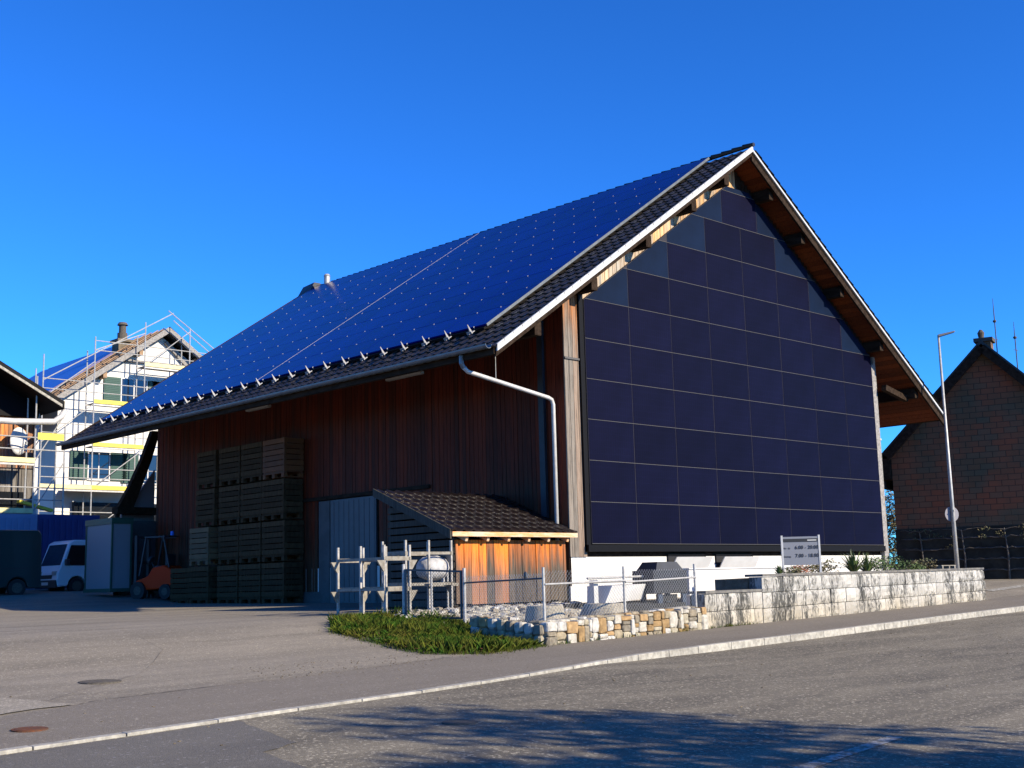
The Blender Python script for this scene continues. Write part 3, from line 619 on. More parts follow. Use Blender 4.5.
# chimney on the ridge
mb = MB(); mb.tube([(6.4,19.76,13.4),(6.4,19.76,13.98)], .12, 14); mb.tube([(6.4,19.76,13.98),(6.4,19.76,14.06)], [.14,.09], 14); mb.build('roof_vent_pipe', 'galv', barn)
mb = MB(); mb.hexa([(6.0,20.5,13.3),(6.9,20.5,13.3),(6.9,21.3,13.3),(6.0,21.3,13.3)],[(6.3,20.5,13.86),(6.6,20.5,13.86),(6.6,21.3,13.80),(6.3,21.3,13.80)]); mb.build('ridge_end_cap', 'tile', barn)
# basement windows in the plinth
for (xa, xb) in ((2.89,4.39),(4.86,6.45)):
    mb = MB(); mb.box(xa, xb, -.01, .0, 1.86, 2.23, 1); mb.box(xa-.03, xa, -.03, .0, 2.02, 2.26, 0); mb.box(xb, xb+.03, -.03, .0, 2.02, 2.26, 0); mb.box(xa-.03, xb+.03, -.03, .0, 2.235, 2.265, 0)
    f = mb.build('cellar_window', ['blackmetal','dark'], barn)
    mb = MB(); mb.hexa([(xa+.02,-.05,1.80),(xb-.02,-.05,1.80),(xb-.02,-.02,1.80),(xa+.02,-.02,1.80)],[(xa+.02,-.30,2.20),(xb-.02,-.30,2.20),(xb-.02,-.27,2.20),(xa+.02,-.27,2.20)])
    mb.build('tilted_sash', 'whitecon', f)

# annex and canopy behind the barn's far end
an = thing('lean_to', 'dark lean-to with sloping roof beyond the far end of the barn', 'lean-to', (0,21.5,0))
mb = MB(); mb.prism([(-1.45,4.5),(-.85,4.5),(-.45,5.5),(-.12,6.4),(.2,7.5),(-.1,7.5),(-.45,6.5),(-.95,5.4)], 'y', .0, .25); mb.build('roof', 'beam', an)
mb = MB(); mb.prism([(-1.1,1.2),(.16,1.2),(.16,6.1),(-.1,5.75),(-.75,4.8),(-1.1,4.6)], 'y', .26, .36); mb.build('end_wall', 'office', an)
cp = thing('flat_canopy', 'low flat canopy with dark edge above the orange forklift', 'canopy', (0,0,0))
mb = MB(); mb.box(-1.62,.3,21.0,21.45,4.42,4.66); mb.build('roof', 'beam', cp)
mb = MB(); 
for px_ in (-1.5,.1):
    mb = MB(); mb.box(px_-.06,px_+.06,21.2,21.32,1.3,4.42); mb.build('post', 'beam', cp)
mb = MB(); mb.box(-1.5,.2,21.33,21.4,1.4,4.2); mb.build('back_panel', 'plinth', cp)

# ------------------------------------------------------------------ shed
shed = thing('lean_to_shed', 'small shed with orange weathered boards and brown tiled roof', 'shed', (0,0,0))
SX0, SX1, SY0, SY1 = -4.18, -.78, 0.0, 2.3
SZ0, SZ1 = 2.83, 3.87                               # tile top at y=-.25 and y=2.0
def sz(y): return SZ0+(SZ1-SZ0)*(y+.25)/2.65
mb = MB(); x = SX0+.03
while x < SX1-.02:
    wd = min(random.uniform(.19,.25), SX1-x); mb.box(x, x+wd-.012, SY0-random.uniform(0,.02), SY0+.03, 1.24+random.uniform(-.015,.015), 2.60); x += wd
mb.build('front_boards', 'shedw', shed)
mb = MB(); zb = 1.2
while zb < 3.3:
    ya = SY0+.03; 
    if zb > 2.3: ya = max(ya, (zb+.2-SZ0+.15)/(SZ1-SZ0)*2.65-.25)
    if ya < SY1-.1: mb.box(SX0, SX0+.03, ya, SY1, zb, zb+.125)
    zb += .16
mb.build('side_slats', 'sheddark', shed)
mb = MB(); mb.box(SX0+.05, SX1-.05, SY1-.04, SY1, 1.2, sz(SY1)-.2); mb.build('back_wall', 'sheddark', shed)
mb = MB(); mb.box(SX0+.035,SX0+.13,SY0+.05,SY0+.15,1.2,2.65); mb.build('corner_post', 'sheddark', shed)
mb = MB(); mb.box(SX0-.05, SX1+.02, SY0-.02, SY1+.05, 1.02, 1.2); mb.build('base', 'beam', shed)
L_ = math.hypot(2.65, SZ1-SZ0); dv = Vector((0,2.65/L_,(SZ1-SZ0)/L_)); nv_ = Vector((0,-dv.z,dv.y))
t = tiles((-4.5,-.27,SZ0-.06), (1,0,0), dv, nv_, 14, 9, .2745, .314, .036, .034); t.build('roof_tiles', 'tileshed', shed)
mb = MB(); mb.hexa([(-4.47,-.24,SZ0-.16),(-.66,-.24,SZ0-.16),(-.66,2.4,SZ1-.16),(-4.47,2.4,SZ1-.16)],[(-4.47,-.24,SZ0-.07),(-.66,-.24,SZ0-.07),(-.66,2.4,SZ1-.07),(-4.47,2.4,SZ1-.07)]); mb.build('roof_deck', 'beam', shed)
mb = MB(); mb.box(-4.47,-.66,-.285,-.25,SZ0-.17,SZ0-.07); mb.build('front_fascia', 'fascia', shed)
mb = MB(); mb.hexa([(-4.52,-.26,SZ0-.22),(-4.48,-.26,SZ0-.22),(-4.48,2.4,SZ1-.20),(-4.52,2.4,SZ1-.20)],[(-4.52,-.26,SZ0-.02),(-4.48,-.26,SZ0-.02),(-4.48,2.4,SZ1-.02),(-4.52,2.4,SZ1-.02)]); mb.build('verge_board', 'sheddark', shed)
for i in range(6):
    mb = MB(); x = -4.0+i*.62; mb.bar((x,-.2,SZ0-.22),(x,1.9,sz(1.9)-.28),.07,.1); mb.build('rafter', 'fascia', shed)

# ------------------------------------------------------------------ crates
def make_crate(m_):
    t = thing('pallet_crate', 'x', 'crate', (0,0,0))
    mb = MB(); hx, hy = .34, .60
    for k in range(6):
        z = .20+k*.165
        mb.box(-hx, -hx+.02, -hy, hy, z, z+.14); mb.box(hx-.02, hx, -hy, hy, z, z+.14); mb.box(-hx+.021, hx-.021, -hy, -hy+.02, z, z+.14); mb.box(-hx+.021, hx-.021, hy-.02, hy, z, z+.14)
    mb.build('slats', m_, t)
    mb = MB()
    for sx in (-1,1):
        for sy in (-1,1): mb.box(sx*(hx-.06)-.038, sx*(hx-.06)+.038, sy*(hy-.06)-.038, sy*(hy-.06)+.038, .16, 1.18)
    mb.box(-hx+.03,hx-.03,-hy+.03,hy-.03,.16,.2); mb.build('corner_posts', m_, t)
    mb = MB()
    for yy in (-hy+.09, 0, hy-.09): mb.box(-hx, hx, yy-.07, yy+.07, 0, .03); mb.box(-hx, -hx+.12, yy-.07, yy+.07, .031, .12); mb.box(hx-.12, hx, yy-.07, yy+.07, .031, .12)
    mb.box(-hx, -hx+.1, -hy, hy, .121, .155); mb.box(hx-.1, hx, -hy, hy, .121, .155); mb.build('skids', m_, t); return t
protos = {k: make_crate(k) for k in ('crate','cratenew','crateor')}; used = {}
CG = 'wooden crates stacked along the barn wall'
tier = ['bottom one', 'second from the bottom', 'third from the bottom', 'topmost']
stacks = [('leftmost tall stack', 15.35, 4, .14), ('second stack from the left', 13.94, 4, 0), ('third stack from the left', 12.66, 4, 0), ('stack by the sliding door', 11.42, 4, 0)]
for si, (nm, yc, n, sh) in enumerate(stacks):
    for k in range(n):
        ky = 'crate'
        col_ = 'grey'
        if (si, k) == (0, 1): ky = 'cratenew'; col_ = 'pale brown'
        if (si, k) == (3, 3): ky = 'crateor'; col_ = 'orange brown'
        lab = f'{col_} slatted crate, {tier[k]}, {nm}'
        loc = (-1.06+random.uniform(-.02,.02)-(sh if k < 2 else 0), yc+(sh*.8 if k < 2 else 0)+random.uniform(-.01,.01), 1.25+k*1.222); rr = R(random.uniform(-1.2,1.2))
        if ky not in used: used[ky] = 1; p = protos[ky]; p.location = loc; p.rotation_euler.z = rr; p['label'] = lab; p['group'] = CG
        else: dup(protos[ky], loc, rr, lab, CG)
dup(protos['crate'], (-1.05,16.95,1.24), R(1), 'single grey slatted crate on the ground beside the forklift', CG)

# ------------------------------------------------------------------ site office, forklift, vans, containers
of = thing('site_office', 'pale site office cabin with dark green frame beside the white van', 'cabin', (-2.37,19.86,1.70))
mb = MB(); mb.box(.03,.72,.02,1.98,.12,2.3); mb.build('wall', 'office', of)
mb = MB(); mb.box(-.02,.77,-.03,2.03,2.3,2.5); mb.box(-.02,.77,-.03,2.03,0,.12)
for a in (0,.69): mb.box(a,a+.06,-.01,.05,.12,2.3); mb.box(a,a+.06,1.95,2.01,.12,2.3)
mb.build('frame', 'officegreen', of)
mb = MB(); mb.box(.15,.62,.005,.018,.3,2.1); mb.build('door', 'office', of)
fk = thing('forklift', 'orange forklift with black mast parked beside the wooden crates', 'forklift', (-1.15,18.75,1.42), R(112))
mb = MB(); mb.prism([(-.75,.35),(.55,.30),(.62,.62),(.1,.78),(-.1,1.05),(-.55,1.12),(-.95,.95),(-1.0,.45)], 'y', -.5, .5); mb.build('body', 'orange', fk, bevel=.05)
mb = MB(); mb.box(-.45,.05,-.22,.22,1.0,1.12); mb.box(-.5,-.4,-.22,.22,1.1,1.5); mb.build('seat', 'plastic', fk, bevel=.03)
mb = MB()
for sy in (-.42,.42): mb.bar((.5,sy,.8),(.25,sy,2.05),.05); mb.bar((-.75,sy,1.05),(-.5,sy,2.05),.05); mb.bar((-.55,sy,2.07),(.3,sy,2.07),.05)
for k in range(5): mb.bar((-.5+k*.19,-.42,2.1),(-.5+k*.19,.42,2.1),.03)
mb.build('overhead_guard', 'plastic', fk)
mb = MB()
for sy in (-.3,.3): mb.box(.7,.8,sy-.05,sy+.05,.08,2.15)
for zz in (.4,1.2,2.05): mb.box(.71,.79,-.3,.3,zz,zz+.08)
mb.build('mast', 'plastic', fk)
for sy in (-.25,.25):
    mb = MB(); mb.box(.85,1.9,sy-.05,sy+.05,.06,.1); mb.box(.82,.86,sy-.05,sy+.05,.06,.6); mb.build('fork', 'plastic', fk)
for (wx, wr) in ((.45,.3),(-.7,.25)):
    for sy in (-.5,.5):
        mb = MB(); mb.tube([(wx,sy-.08,wr),(wx,sy+.08,wr)], wr, 18); q = mb.build('wheel', 'rubber', fk); mb = MB(); mb.tube([(wx,sy-.085,wr),(wx,sy+.085,wr)], wr*.5, 14); mb.build('rim', 'iron', q)
mb = MB(); mb.tube([(-.5,0,2.12),(-.5,0,2.26)], .06, 10); mb.build('beacon', 'bluelight', fk)
mb = MB(); mb.tube([(.2,0,1.0),(.38,0,1.3)], .02, 8); mb.tube([(.33,-.0,1.28),(.42,.0,1.32)], .15, 14); mb.build('steering_wheel', 'plastic', fk)

def van(name, label, loc, rz_, paint, L, Wd, Ht, hood, ws=.55):
    t = thing(name, label, 'van', loc, rz_)   # local +x forward
    h0 = .28; xf = L/2; xr = -L/2
    # side profile with wheel arches
    def arch(cx, r): return [(cx+r*math.cos(a), .32+r*math.sin(a)) for a in [R(a) for a in (0,30,60,90,120,150,180)]]
    r = .37; fx, bx = xf-.82, xr+.85
    pr = [(xf-.04,h0),(xf,.55),(xf-.05,.82)]
    pr += [(xf-hood,1.05),(xf-hood-ws,Ht-.1),(xf-hood-ws-.2,Ht),(xr+.15,Ht),(xr+.02,Ht-.15),(xr,h0)]
    low = arch(bx, r)[::-1]+arch(fx, r)[::-1]
    pr2 = pr+[(p[0], max(p[1], h0)) for p in low]
    mb = MB(); mb.prism(pr2, 'y', -Wd/2, Wd/2); mb.build('body', paint, t, bevel=.04)
    # windscreen
    mb = MB(); a = Vector((xf-hood-.02,0,1.10)); b = Vector((xf-hood-ws+.03,0,Ht-.16)); nrm = Vector((b.z-a.z,0,-(b.x-a.x))).normalized()*.012
    w0, w1 = Wd/2-.10, Wd/2-.18
    mb.hexa([a+Vector((0,-w0,0))-nrm,a+Vector((0,w0,0))-nrm,a+Vector((0,w0,0))+nrm,a+Vector((0,-w0,0))+nrm],[b+Vector((0,-w1,0))-nrm,b+Vector((0,w1,0))-nrm,b+Vector((0,w1,0))+nrm,b+Vector((0,-w1,0))+nrm]); mb.build('windscreen', 'glass', t)
    for sy in (-1,1):
        y = sy*Wd/2
        mb = MB(); mb.prism([(xf-hood-.14,1.08),(xf-hood-ws-.04,Ht-.2),(xf-hood-1.15,Ht-.2),(xf-hood-1.15,1.08)], 'y', y-.008, y+.008); mb.build('side_window', 'glass', t)
        mb = MB(); mb.box(xf-hood-1.22,xf-hood-1.2,y-.004,y+.004,.35,Ht-.15); mb.box(xr+.5,xf-hood-1.2,y-.012,y+.012,.98,1.02); mb.build('door_seam', 'plastic', t)
        mb = MB(); mb.box(xf-hood-.25,xf-hood-.12,y+sy*.02 if sy > 0 else y-.2,y+.2 if sy > 0 else y-.02,1.1,1.32); mb.build('mirror', 'plastic', t, bevel=.02)
        mb = MB(); mb.box(xf-.12,xf-.005,sy*(Wd/2-.28)-.16,sy*(Wd/2-.28)+.16,.72,.88); mb.build('headlight', 'galv', t, bevel=.02)
        for cx in (fx, bx):
            mb = MB(); mb.tube([(cx,y-sy*.2,.31),(cx,y-sy*.01,.31)], .31, 22); q = mb.build('wheel', 'rubber', t)
            mb = MB(); mb.tube([(cx,y-sy*.03,.31),(cx,y+sy*.0,.31)], .19, 16); mb.build('rim', 'iron', q)
    mb = MB(); mb.box(xf-.1,xf+.03,-Wd/2+.03,Wd/2-.03,.25,.55); mb.build('bumper', 'plastic', t, bevel=.03)
    mb = MB(); mb.box(xf-.03,xf+.012,-.45,.45,.60,.74); mb.build('grille', 'plastic', t)
    mb = MB(); mb.box(xf+.03,xf+.04,-.26,.26,.36,.47); mb.build('number_plate', 'whitecon', t)
    for sy in (-1,1):
        mb = MB(); mb.box(xr-.012,xr+.02,sy*(Wd/2-.1)-.06,sy*(Wd/2-.1)+.06,.8,1.3); mb.build('tail_light', 'rust', t)
    return t
van('white_van', 'small white delivery van facing left in the shade of the barn', (.35,26.8,1.66), R(183), 'vanwhite', 4.1, 1.75, 2.05, .16, .34)
van('dark_van', 'dark green van at the left edge of the photo', (-5.55,25.1,1.62), R(180), 'vandark', 5.2, 1.95, 2.35, .8)
c1 = thing('storage_container', 'storage container behind the dark green van, sky light painted into its pale blue', 'container', (0,0,0))
mb = MB(); mb.box(-8.5,-1.14,29.0,29.1,1.75,4.86); mb.box(-1.24,-1.14,29.1,31.0,1.75,4.86); mb.box(-8.5,-1.24,29.1,31,4.7,4.86)
for k in range(30): mb.box(-8.4+k*.24,-8.3+k*.24,28.97,29.0,1.95,4.7)
mb.build('shell', 'contskylit', c1)
c2 = thing('storage_container', 'storage container behind the small white van, shade painted into its dark blue', 'container', (0,0,0))
mb = MB(); mb.box(-1.10,1.6,29.25,30.4,1.75,4.88)
for k in range(11): mb.box(-1.05+k*.24,-.95+k*.24,29.22,29.25,1.95,4.7)
mb.build('shell', 'contshade', c2)

# ------------------------------------------------------------------ canopy building at left (orange boards)
cb_ = thing('timber_house', 'timber house with orange boards and dark overhanging roof at the left edge', 'house', (0,0,0))
def cz(x): return 9.52-.53*(x-.1)
mb = MB(); mb.prism([(-9,1.8),(-.45,1.8),(-.45,8.7),(-.45,9.35),(-9,13.9)], 'y', 31.2, 36); mb.build('wall_core', 'dark', cb_)
mb = MB(); x = -8.9
while x < -.5:
    wd = .17; mb.box(x, x+wd-.015, 31.15-random.uniform(0,.015), 31.2, 6.9, cz(x)-.35); x += wd
mb.build('upper_boards', 'houseor', cb_)
mb = MB(); mb.prism([(-8.9,9.02),(-.45,9.02),(-.45,cz(-.45)-.33),(-8.9,cz(-8.9)-.33)], 'y', 30.9, 31.12); mb.build('gable_shade_panel', 'blackmetal', cb_)  # black panel over the upper boards, painted stand-in for shade under the roof
mb = MB(); x = -8.9
while x < -.5:
    wd = .22; mb.box(x, x+wd-.02, 31.13-random.uniform(0,.02), 31.2, 1.9, 6.88); x += wd
mb.build('lower_boards', 'housegrey', cb_)
mb = MB(); mb.box(-.5,-.36,31.0,31.18,1.8,9.2); mb.build('corner_trim', 'whitecon', cb_)
mb = MB(); mb.prism([(-9,cz(-9)-.32),(.0,cz(.0)-.32),(.0,cz(.0)),(-9,cz(-9))], 'y', 29.4, 36.5); mb.build('roof', 'blackmetal', cb_)
mb = MB(); mb.prism([(-9,cz(-9)-.31),(-.12,cz(-.12)-.31),(-.12,cz(-.12)-.20),(-9,cz(-9)-.20)], 'y', 29.34, 29.395); mb.build('verge_board', 'kerb', cb_)
mb = MB(); mb.tube([(-9,29.6,8.55),(-2.0,29.6,8.62),(-.35,29.6,8.72),(-.05,29.6,8.95),(.12,29.6,9.25)], .13, 12); mb.build('gutter_pipe', 'pipe', cb_, smooth=True)
mb = MB(); mb.box(-8,-.9,31.08,31.12,4.9,5.9); mb.build('window_band', 'glass', cb_)
dsh = thing('satellite_dish', 'white satellite dish in front of the orange boards', 'satellite dish', (-1.35,30.5,7.95), R(20))
mb = MB(); vs = []; fs = []
for j in range(6):
    for k in range(20):
        a = 2*math.pi*k/20; r_ = .1*j; vs.append((r_*math.cos(a)*.9, .35*r_*r_*1.0, r_*math.sin(a)*1.15))
for j in range(5):
    for k in range(20): fs.append((j*20+k, j*20+(k+1) % 20, (j+1)*20+(k+1) % 20, (j+1)*20+k))
mb.add(vs, fs); o = mb.build('reflector', 'whitecon', dsh, smooth=True); sm = o.modifiers.new('s','SOLIDIFY'); sm.thickness = .02
mb = MB(); mb.tube([(0,.05,0),(0,.7,-.1)], .025, 8); mb.tube([(0,0,-.5),(0,-.35,-.1)], .012, 6); mb.box(-.04,.04,-.4,-.32,-.13,-.05); mb.build('mount_arm', 'galv', dsh)

# ------------------------------------------------------------------ white house under renovation
hs_ = thing('white_house', 'white plastered house under renovation with half stripped roof', 'house', (0,0,0))
HX, HZ, HT = 10.43, 15.85, .705
def hz(x): return HZ-HT*abs(x-HX)
mb = MB(); mb.prism([(4.7,1.9),(16.1,1.9),(16.1,hz(16.1)-.4),(HX,HZ-.45),(4.7,hz(4.7)-.4)], 'y', 41, 55.5); mb.build('wall', 'white', hs_)
mb = MB(); mb.prism([(HX,HZ-.25),(2.6,hz(2.6)-.25),(2.6,hz(2.6)-.05),(HX,HZ-.05)], 'y', 40.35, 56); mb.build('roof_left', 'beam', hs_)
mb = MB(); mb.prism([(HX,HZ-.25),(HX,HZ-.0),(18.3,hz(18.3)-.0),(18.3,hz(18.3)-.25)], 'y', 40.3, 56); mb.build('roof_right', 'tile', hs_)
mb = MB(); y = 42.6
nH = Vector((-HT,0,1)).normalized()
def hp(x, y, d): return (x-d*.575, y, hz(x)+d*.82)
mb.hexa([hp(3.0,43.4,.0),hp(10.0,43.4,.0),hp(10.0,55.9,.0),hp(3.0,55.9,.0)],[hp(3.0,43.4,.08),hp(10.0,43.4,.08),hp(10.0,55.9,.08),hp(3.0,55.9,.08)])
mb.build('blue_roof_sheet', 'tarp', hs_)
mb = MB()
for k in range(24):
    x = 2.7+k*.32; mb.hexa([hp(x,40.3,-.02),hp(x+.06,40.3,-.02),hp(x+.06,44.2,-.02),hp(x,44.2,-.02)],[hp(x,40.3,.05),hp(x+.06,40.3,.05),hp(x+.06,44.2,.05),hp(x,44.2,.05)])
for k in range(5):
    y = 40.5+k*.75; mb.hexa([hp(2.6,y,.051),hp(HX-.1,y,.051),hp(HX-.1,y+.08,.051),hp(2.6,y+.08,.051)],[hp(2.6,y,.1),hp(HX-.1,y,.1),hp(HX-.1,y+.08,.1),hp(2.6,y+.08,.1)])
mb.build('roof_battens', 'batten', hs_)
mb = MB(); mb.prism([(2.5,hz(2.5)-.30),(HX,HZ-.30),(HX,HZ+.04),(2.5,hz(2.5)+.04)], 'y', 40.25, 40.33); mb.prism([(HX,HZ-.30),(HX,HZ+.04),(18.4,hz(18.4)+.04),(18.4,hz(18.4)-.30)], 'y', 40.2, 40.28); mb.build('verge_boards', 'beamend', hs_)
for k in range(3):
    mb = MB(); x = [6.9, 8.9, 12.2][k]; mb.box(x-.1,x+.1,40.4,41.0,hz(x)-.6,hz(x)-.27); mb.build('purlin_end', 'batten', hs_)
mb = MB(); mb.bar((HX+.1,40.9,HZ-.7),(13.3,40.9,12.6),.18); mb.bar((HX-2.2,40.9,HZ-1.95),(HX+2.2,40.9,HZ-1.95),.14); mb.build('gable_truss', 'beamend', hs_)
ch = MB(); ch.box(8.85,9.65,43,43.8,13.4,15.35); ch.box(8.75,9.75,42.9,43.9,15.35,15.5); hc = ch.build('chimney', 'soil', hs_)
mb = MB(); mb.tube([(9.25,43.4,15.5),(9.25,43.4,15.9)], .28, 14); mb.tube([(9.25,43.4,15.9),(9.25,43.4,16.35)], .2, 14); mb.tube([(9.25,43.4,16.35),(9.25,43.4,16.5)], [.3,.22], 14); mb.build('flue', 'iron', hc)
mb = MB(); mb.hexa([(9.62,42.9,14.2),(10.1,42.9,14.6),(10.1,43.9,14.6),(9.62,43.9,14.2)],[(9.62,42.9,14.9),(10.1,42.9,15.2),(10.1,43.9,15.2),(9.62,43.9,14.9)]); mb.build('chimney_flashing', 'whitecon', hc)
def hwin(x0, x1, z0, z1, shut=True):
    mb = MB(); mb.box(x0, x1, 40.97, 41.0, z0, z1); f = mb.build('window', 'glass', hs_)
    mb = MB(); mb.box(x0-.06,x0,40.93,41,z0-.06,z1+.06); mb.box(x1,x1+.06,40.93,41,z0-.06,z1+.06); mb.box(x0,x1,40.93,41,z1,z1+.06); mb.box(x0,x1,40.9,41,z0-.06,z0); mb.box((x0+x1)/2-.03,(x0+x1)/2+.03,40.95,40.97,z0,z1); mb.build('frame', 'whitecon', f)
    if shut:
        for (a,b) in ((x0-1.0,x0-.1),(x1+.1,x1+1.0)):
            mb = MB(); mb.box(a,b,40.9,40.96,z0-.03,z1+.03)
            for k in range(int((z1-z0)/.09)): mb.box(a+.06,b-.06,40.885,40.9,z0+.04+k*.09,z0+.09+k*.09)
            mb.build('shutter', 'shutter', hs_)
hwin(8.1,9.5,11.6,12.9); hwin(6.4,7.5,7.5,8.9); hwin(10.8,11.9,11.6,12.9); hwin(9.2,10.2,7.4,8.9)
mb = MB(); mb.box(5.6,8.6,40.8,41.0,4.9,6.3); mb.box(10,11.5,40.8,41,4.9,6.3); mb.build('dark_shop_front', 'glass', hs_)
mb = MB(); mb.box(5.0,9.6,39.9,41.0,6.95,7.1); mb.build('balcony_slab', 'kerb', hs_)

# ------------------------------------------------------------------ scaffolding
def scaffold(label, xs, ys, zb, levels, tops, deckx, toe, name='scaffold'):
    t = thing(name, label, 'scaffold', (xs[0], ys[0], 0))
    ox, oy = xs[0], ys[0]
    def B(p, q, r=.028): mb = MB(); mb.tube([(p[0]-ox,p[1]-oy,p[2]),(q[0]-ox,q[1]-oy,q[2])], r, 6); return mb
    for i, x in enumerate(xs):
        for j, y in enumerate(ys): B((x,y,zb),(x,y,tops[i] if j == 0 else tops[i]-.6), .035).build('pole', 'galv', t)
    for z in levels:
        for i in range(len(xs)-1):
            if z+1.0 < min(tops[i], tops[i+1])+.6:
                for dz in (.5,1.0): B((xs[i],ys[0],z+dz),(xs[i+1],ys[0],z+dz), .026).build('rail', 'galv', t)
                if (i+int(z)) % 2: B((xs[i],ys[0],z),(xs[i+1],ys[0],z+2.1), .026).build('brace', 'galv', t)
    for z in levels:
        for i in range(len(xs)-1):
            if (i, round(z,1)) in deckx:
                mb = MB(); mb.box(xs[i]-ox+.03,xs[i+1]-ox-.03,.05,ys[1]-oy-.05,z-.07,z-.02); mb.build('deck', 'galv' if not toe else 'beamend', t)
                mb = MB(); mb.box(xs[i]-ox,xs[i+1]-ox,-.045,-.01,z-.05,z+.15); mb.build('toe_board', 'yellow' if random.random() < .55 and z < 12 else 'yellowp', t)
                mb = MB(); mb.box(xs[i]-ox,xs[i+1]-ox,-.03,.03,z-.16,z-.08); mb.build('transom', 'galv', t)
    return t
sx = [3.3,5.95,8.7,11.3,14.0]
lv = [4.7,6.9,9.1,11.3,13.5]
sA = scaffold('metal scaffolding with yellow toe boards against the white house gable', sx, [39.6,40.5], 1.9, lv, [13.5,14.7,15.8,15.8,14.3],
  {(0,6.9),(1,6.9),(1,9.1),(1,11.3),(2,13.5),(0,4.7)}, True)
mb = MB()
for (p, q) in [((5.95,39.6,14.0),(8.7,39.6,15.2)),((3.3,39.6,12.2),(10.3,39.6,16.5)),((10.0,39.6,16.6),(14.2,39.6,13.9)),((10.3,39.6,16.1),(14.2,39.6,13.4))]:
    mb.tube([(p[0]-3.3,p[1]-39.6,p[2]),(q[0]-3.3,q[1]-39.6,q[2])], .03, 6)
mb.build('sloping_guard_rail', 'galv', sA)
sB = scaffold('metal scaffolding in front of the orange boarded house at the left edge', [-6.4,-3.8,-1.0,.25], [29.85,30.7], 1.8, [5.0,7.05,9.1], [9.3,9.2,10.6,8.6],
  {(0,7.0),(1,7.0),(0,5.0),(1,5.0),(2,8.1)}, False)
mb = MB(); mb.box(5.5,6.6,-.03,.0,7.98,8.26); mb.build('toe_board', 'yellow', sB)
tp = thing('scaffold_plank', 'yellow scaffold plank lying tilted on top of the blue container', 'plank', (-.9,30.2,5.15))
mb = MB(); mb.hexa([(-.5,0,.25),(.9,0,-.1),(.9,.3,-.1),(-.5,.3,.25)],[(-.5,0,.37),(.9,0,.02),(.9,.3,.02),(-.5,.3,.37)]); mb.build('board', 'yellow', tp)

# ------------------------------------------------------------------ brick building on the right
a0 = math.atan2(-.955,.296)
bb = thing('brick_house', 'tall narrow brick gable house with steep dark roof at the right edge', 'house', (21.62,4.16,0), a0)
# local: x along the facade to the right, facade plane y=0 faces the camera side; body towards +y
BX = 3.65; BT = 9.98; BE = 6.1; tb = (BT-BE)/BX
mb = MB(); mb.prism([(0,3.3),(2*BX,3.3),(2*BX,BE),(BX,BT),(0,BE)], 'y', 0, 9); mb.build('brick_wall', 'brick', bb)
mb = MB(); mb.box(-.03,2*BX+.03,-.04,9.03,.4,3.3); mb.build('base_wall', 'greyplaster', bb)
def bz(x): return BT+.05-tb*abs(x-BX)
mb = MB()
for s_ in (-1,1):
    xe = BX+s_*(BX+.45); ze = bz(xe)+.25
    mb.prism([(BX,BT+.05),(BX,BT+.20),(xe,ze+.1),(xe,ze-.02)][::s_], 'y', -.35, 9.4)
mb.build('roof', 'tile', bb)
for s_ in (-1,1):
    mb = MB(); xe = BX+s_*(BX+.1); mb.bar((BX,-.3,BT-.1),(xe,-.3,bz(xe)+.0),.1,.3); mb.build('barge_board', 'beam', bb)
mb = MB(); mb.box(-.5,-.02,-.3,9.3,5.2,6.0); mb.build('eave_box', 'beam', bb)
mb = MB(); mb.box(-.5,-.3,-.3,9.3,4.9,5.2); mb.build('eave_edge', 'dark', bb)
mb = MB(); mb.tube([(-.25,-.45,6.75),(-.95,-.0,6.35)], .06, 10); mb.build('gutter', 'verge', bb)
mb = MB(); mb.box(BX-.25,BX+.27,.25,.85,9.3,10.2); cq = mb.build('chimney', 'brick', bb)
mb = MB(); mb.box(BX-.33,BX+.35,.17,.93,10.2,10.34); mb.tube([(BX-.1,.6,10.36),(BX-.1,.6,10.6),(BX-.1,.6,10.72)], [.09,.13,.05], 12); mb.build('chimney_cap', 'iron', cq)
for (xx, zz, label) in ((BX+.35,12.0,'tall thin antenna mast on the brick house chimney'),(BX+1.02,11.0,'shorter thin antenna mast right of the chimney')):
    an_ = thing('antenna', label, 'antenna', (21.62+math.cos(a0)*xx-math.sin(a0)*1.2, 4.16+math.sin(a0)*xx+math.cos(a0)*1.2, 8.8))
    mb = MB(); mb.tube([(0,0,0),(0,0,zz-9.4),(0,0,zz-8.8)], [.022,.02,.008], 6); mb.build('mast', 'iron', an_)
    mb = MB(); mb.rock((0,0,(zz-8.8)*.72),.06,.06,.05); mb.bar((-.18,0,(zz-8.8)*.5),(.18,0,(zz-8.8)*.5),.015); mb.build('dipole', 'iron', an_)
es = thing('espalier', 'bare espaliered vine trained on wires along the brick house base', 'climbing plant', (21.62,4.16,0), a0)
mb = MB()
for z in (1.7,2.1,2.5,2.9): mb.tube([(.3,-.14,z),(2*BX+.4,-.14,z)], .018, 5)
mb.build('wire', 'wired', es)
mb = MB(); random.seed(5)
for k in range(5):
    x = .9+k*1.5; mb.tube([(x,-.12,1.2),(x+.04,-.16,2.2),(x-.03,-.13,3.2)], [.05,.035,.02], 6)
    for z in (1.7,2.1,2.5,2.9,3.2):
        for s_ in (-1,1):
            p = [(x,-.13,z-.05)]
            for q in range(4): p.append((x+s_*(q+1)*.18,-.15+random.uniform(-.03,.02),z+random.uniform(-.04,.05)))
            mb.tube(p, [.02,.018,.014,.01,.006], 5)
mb.build('branches', 'bark', es)
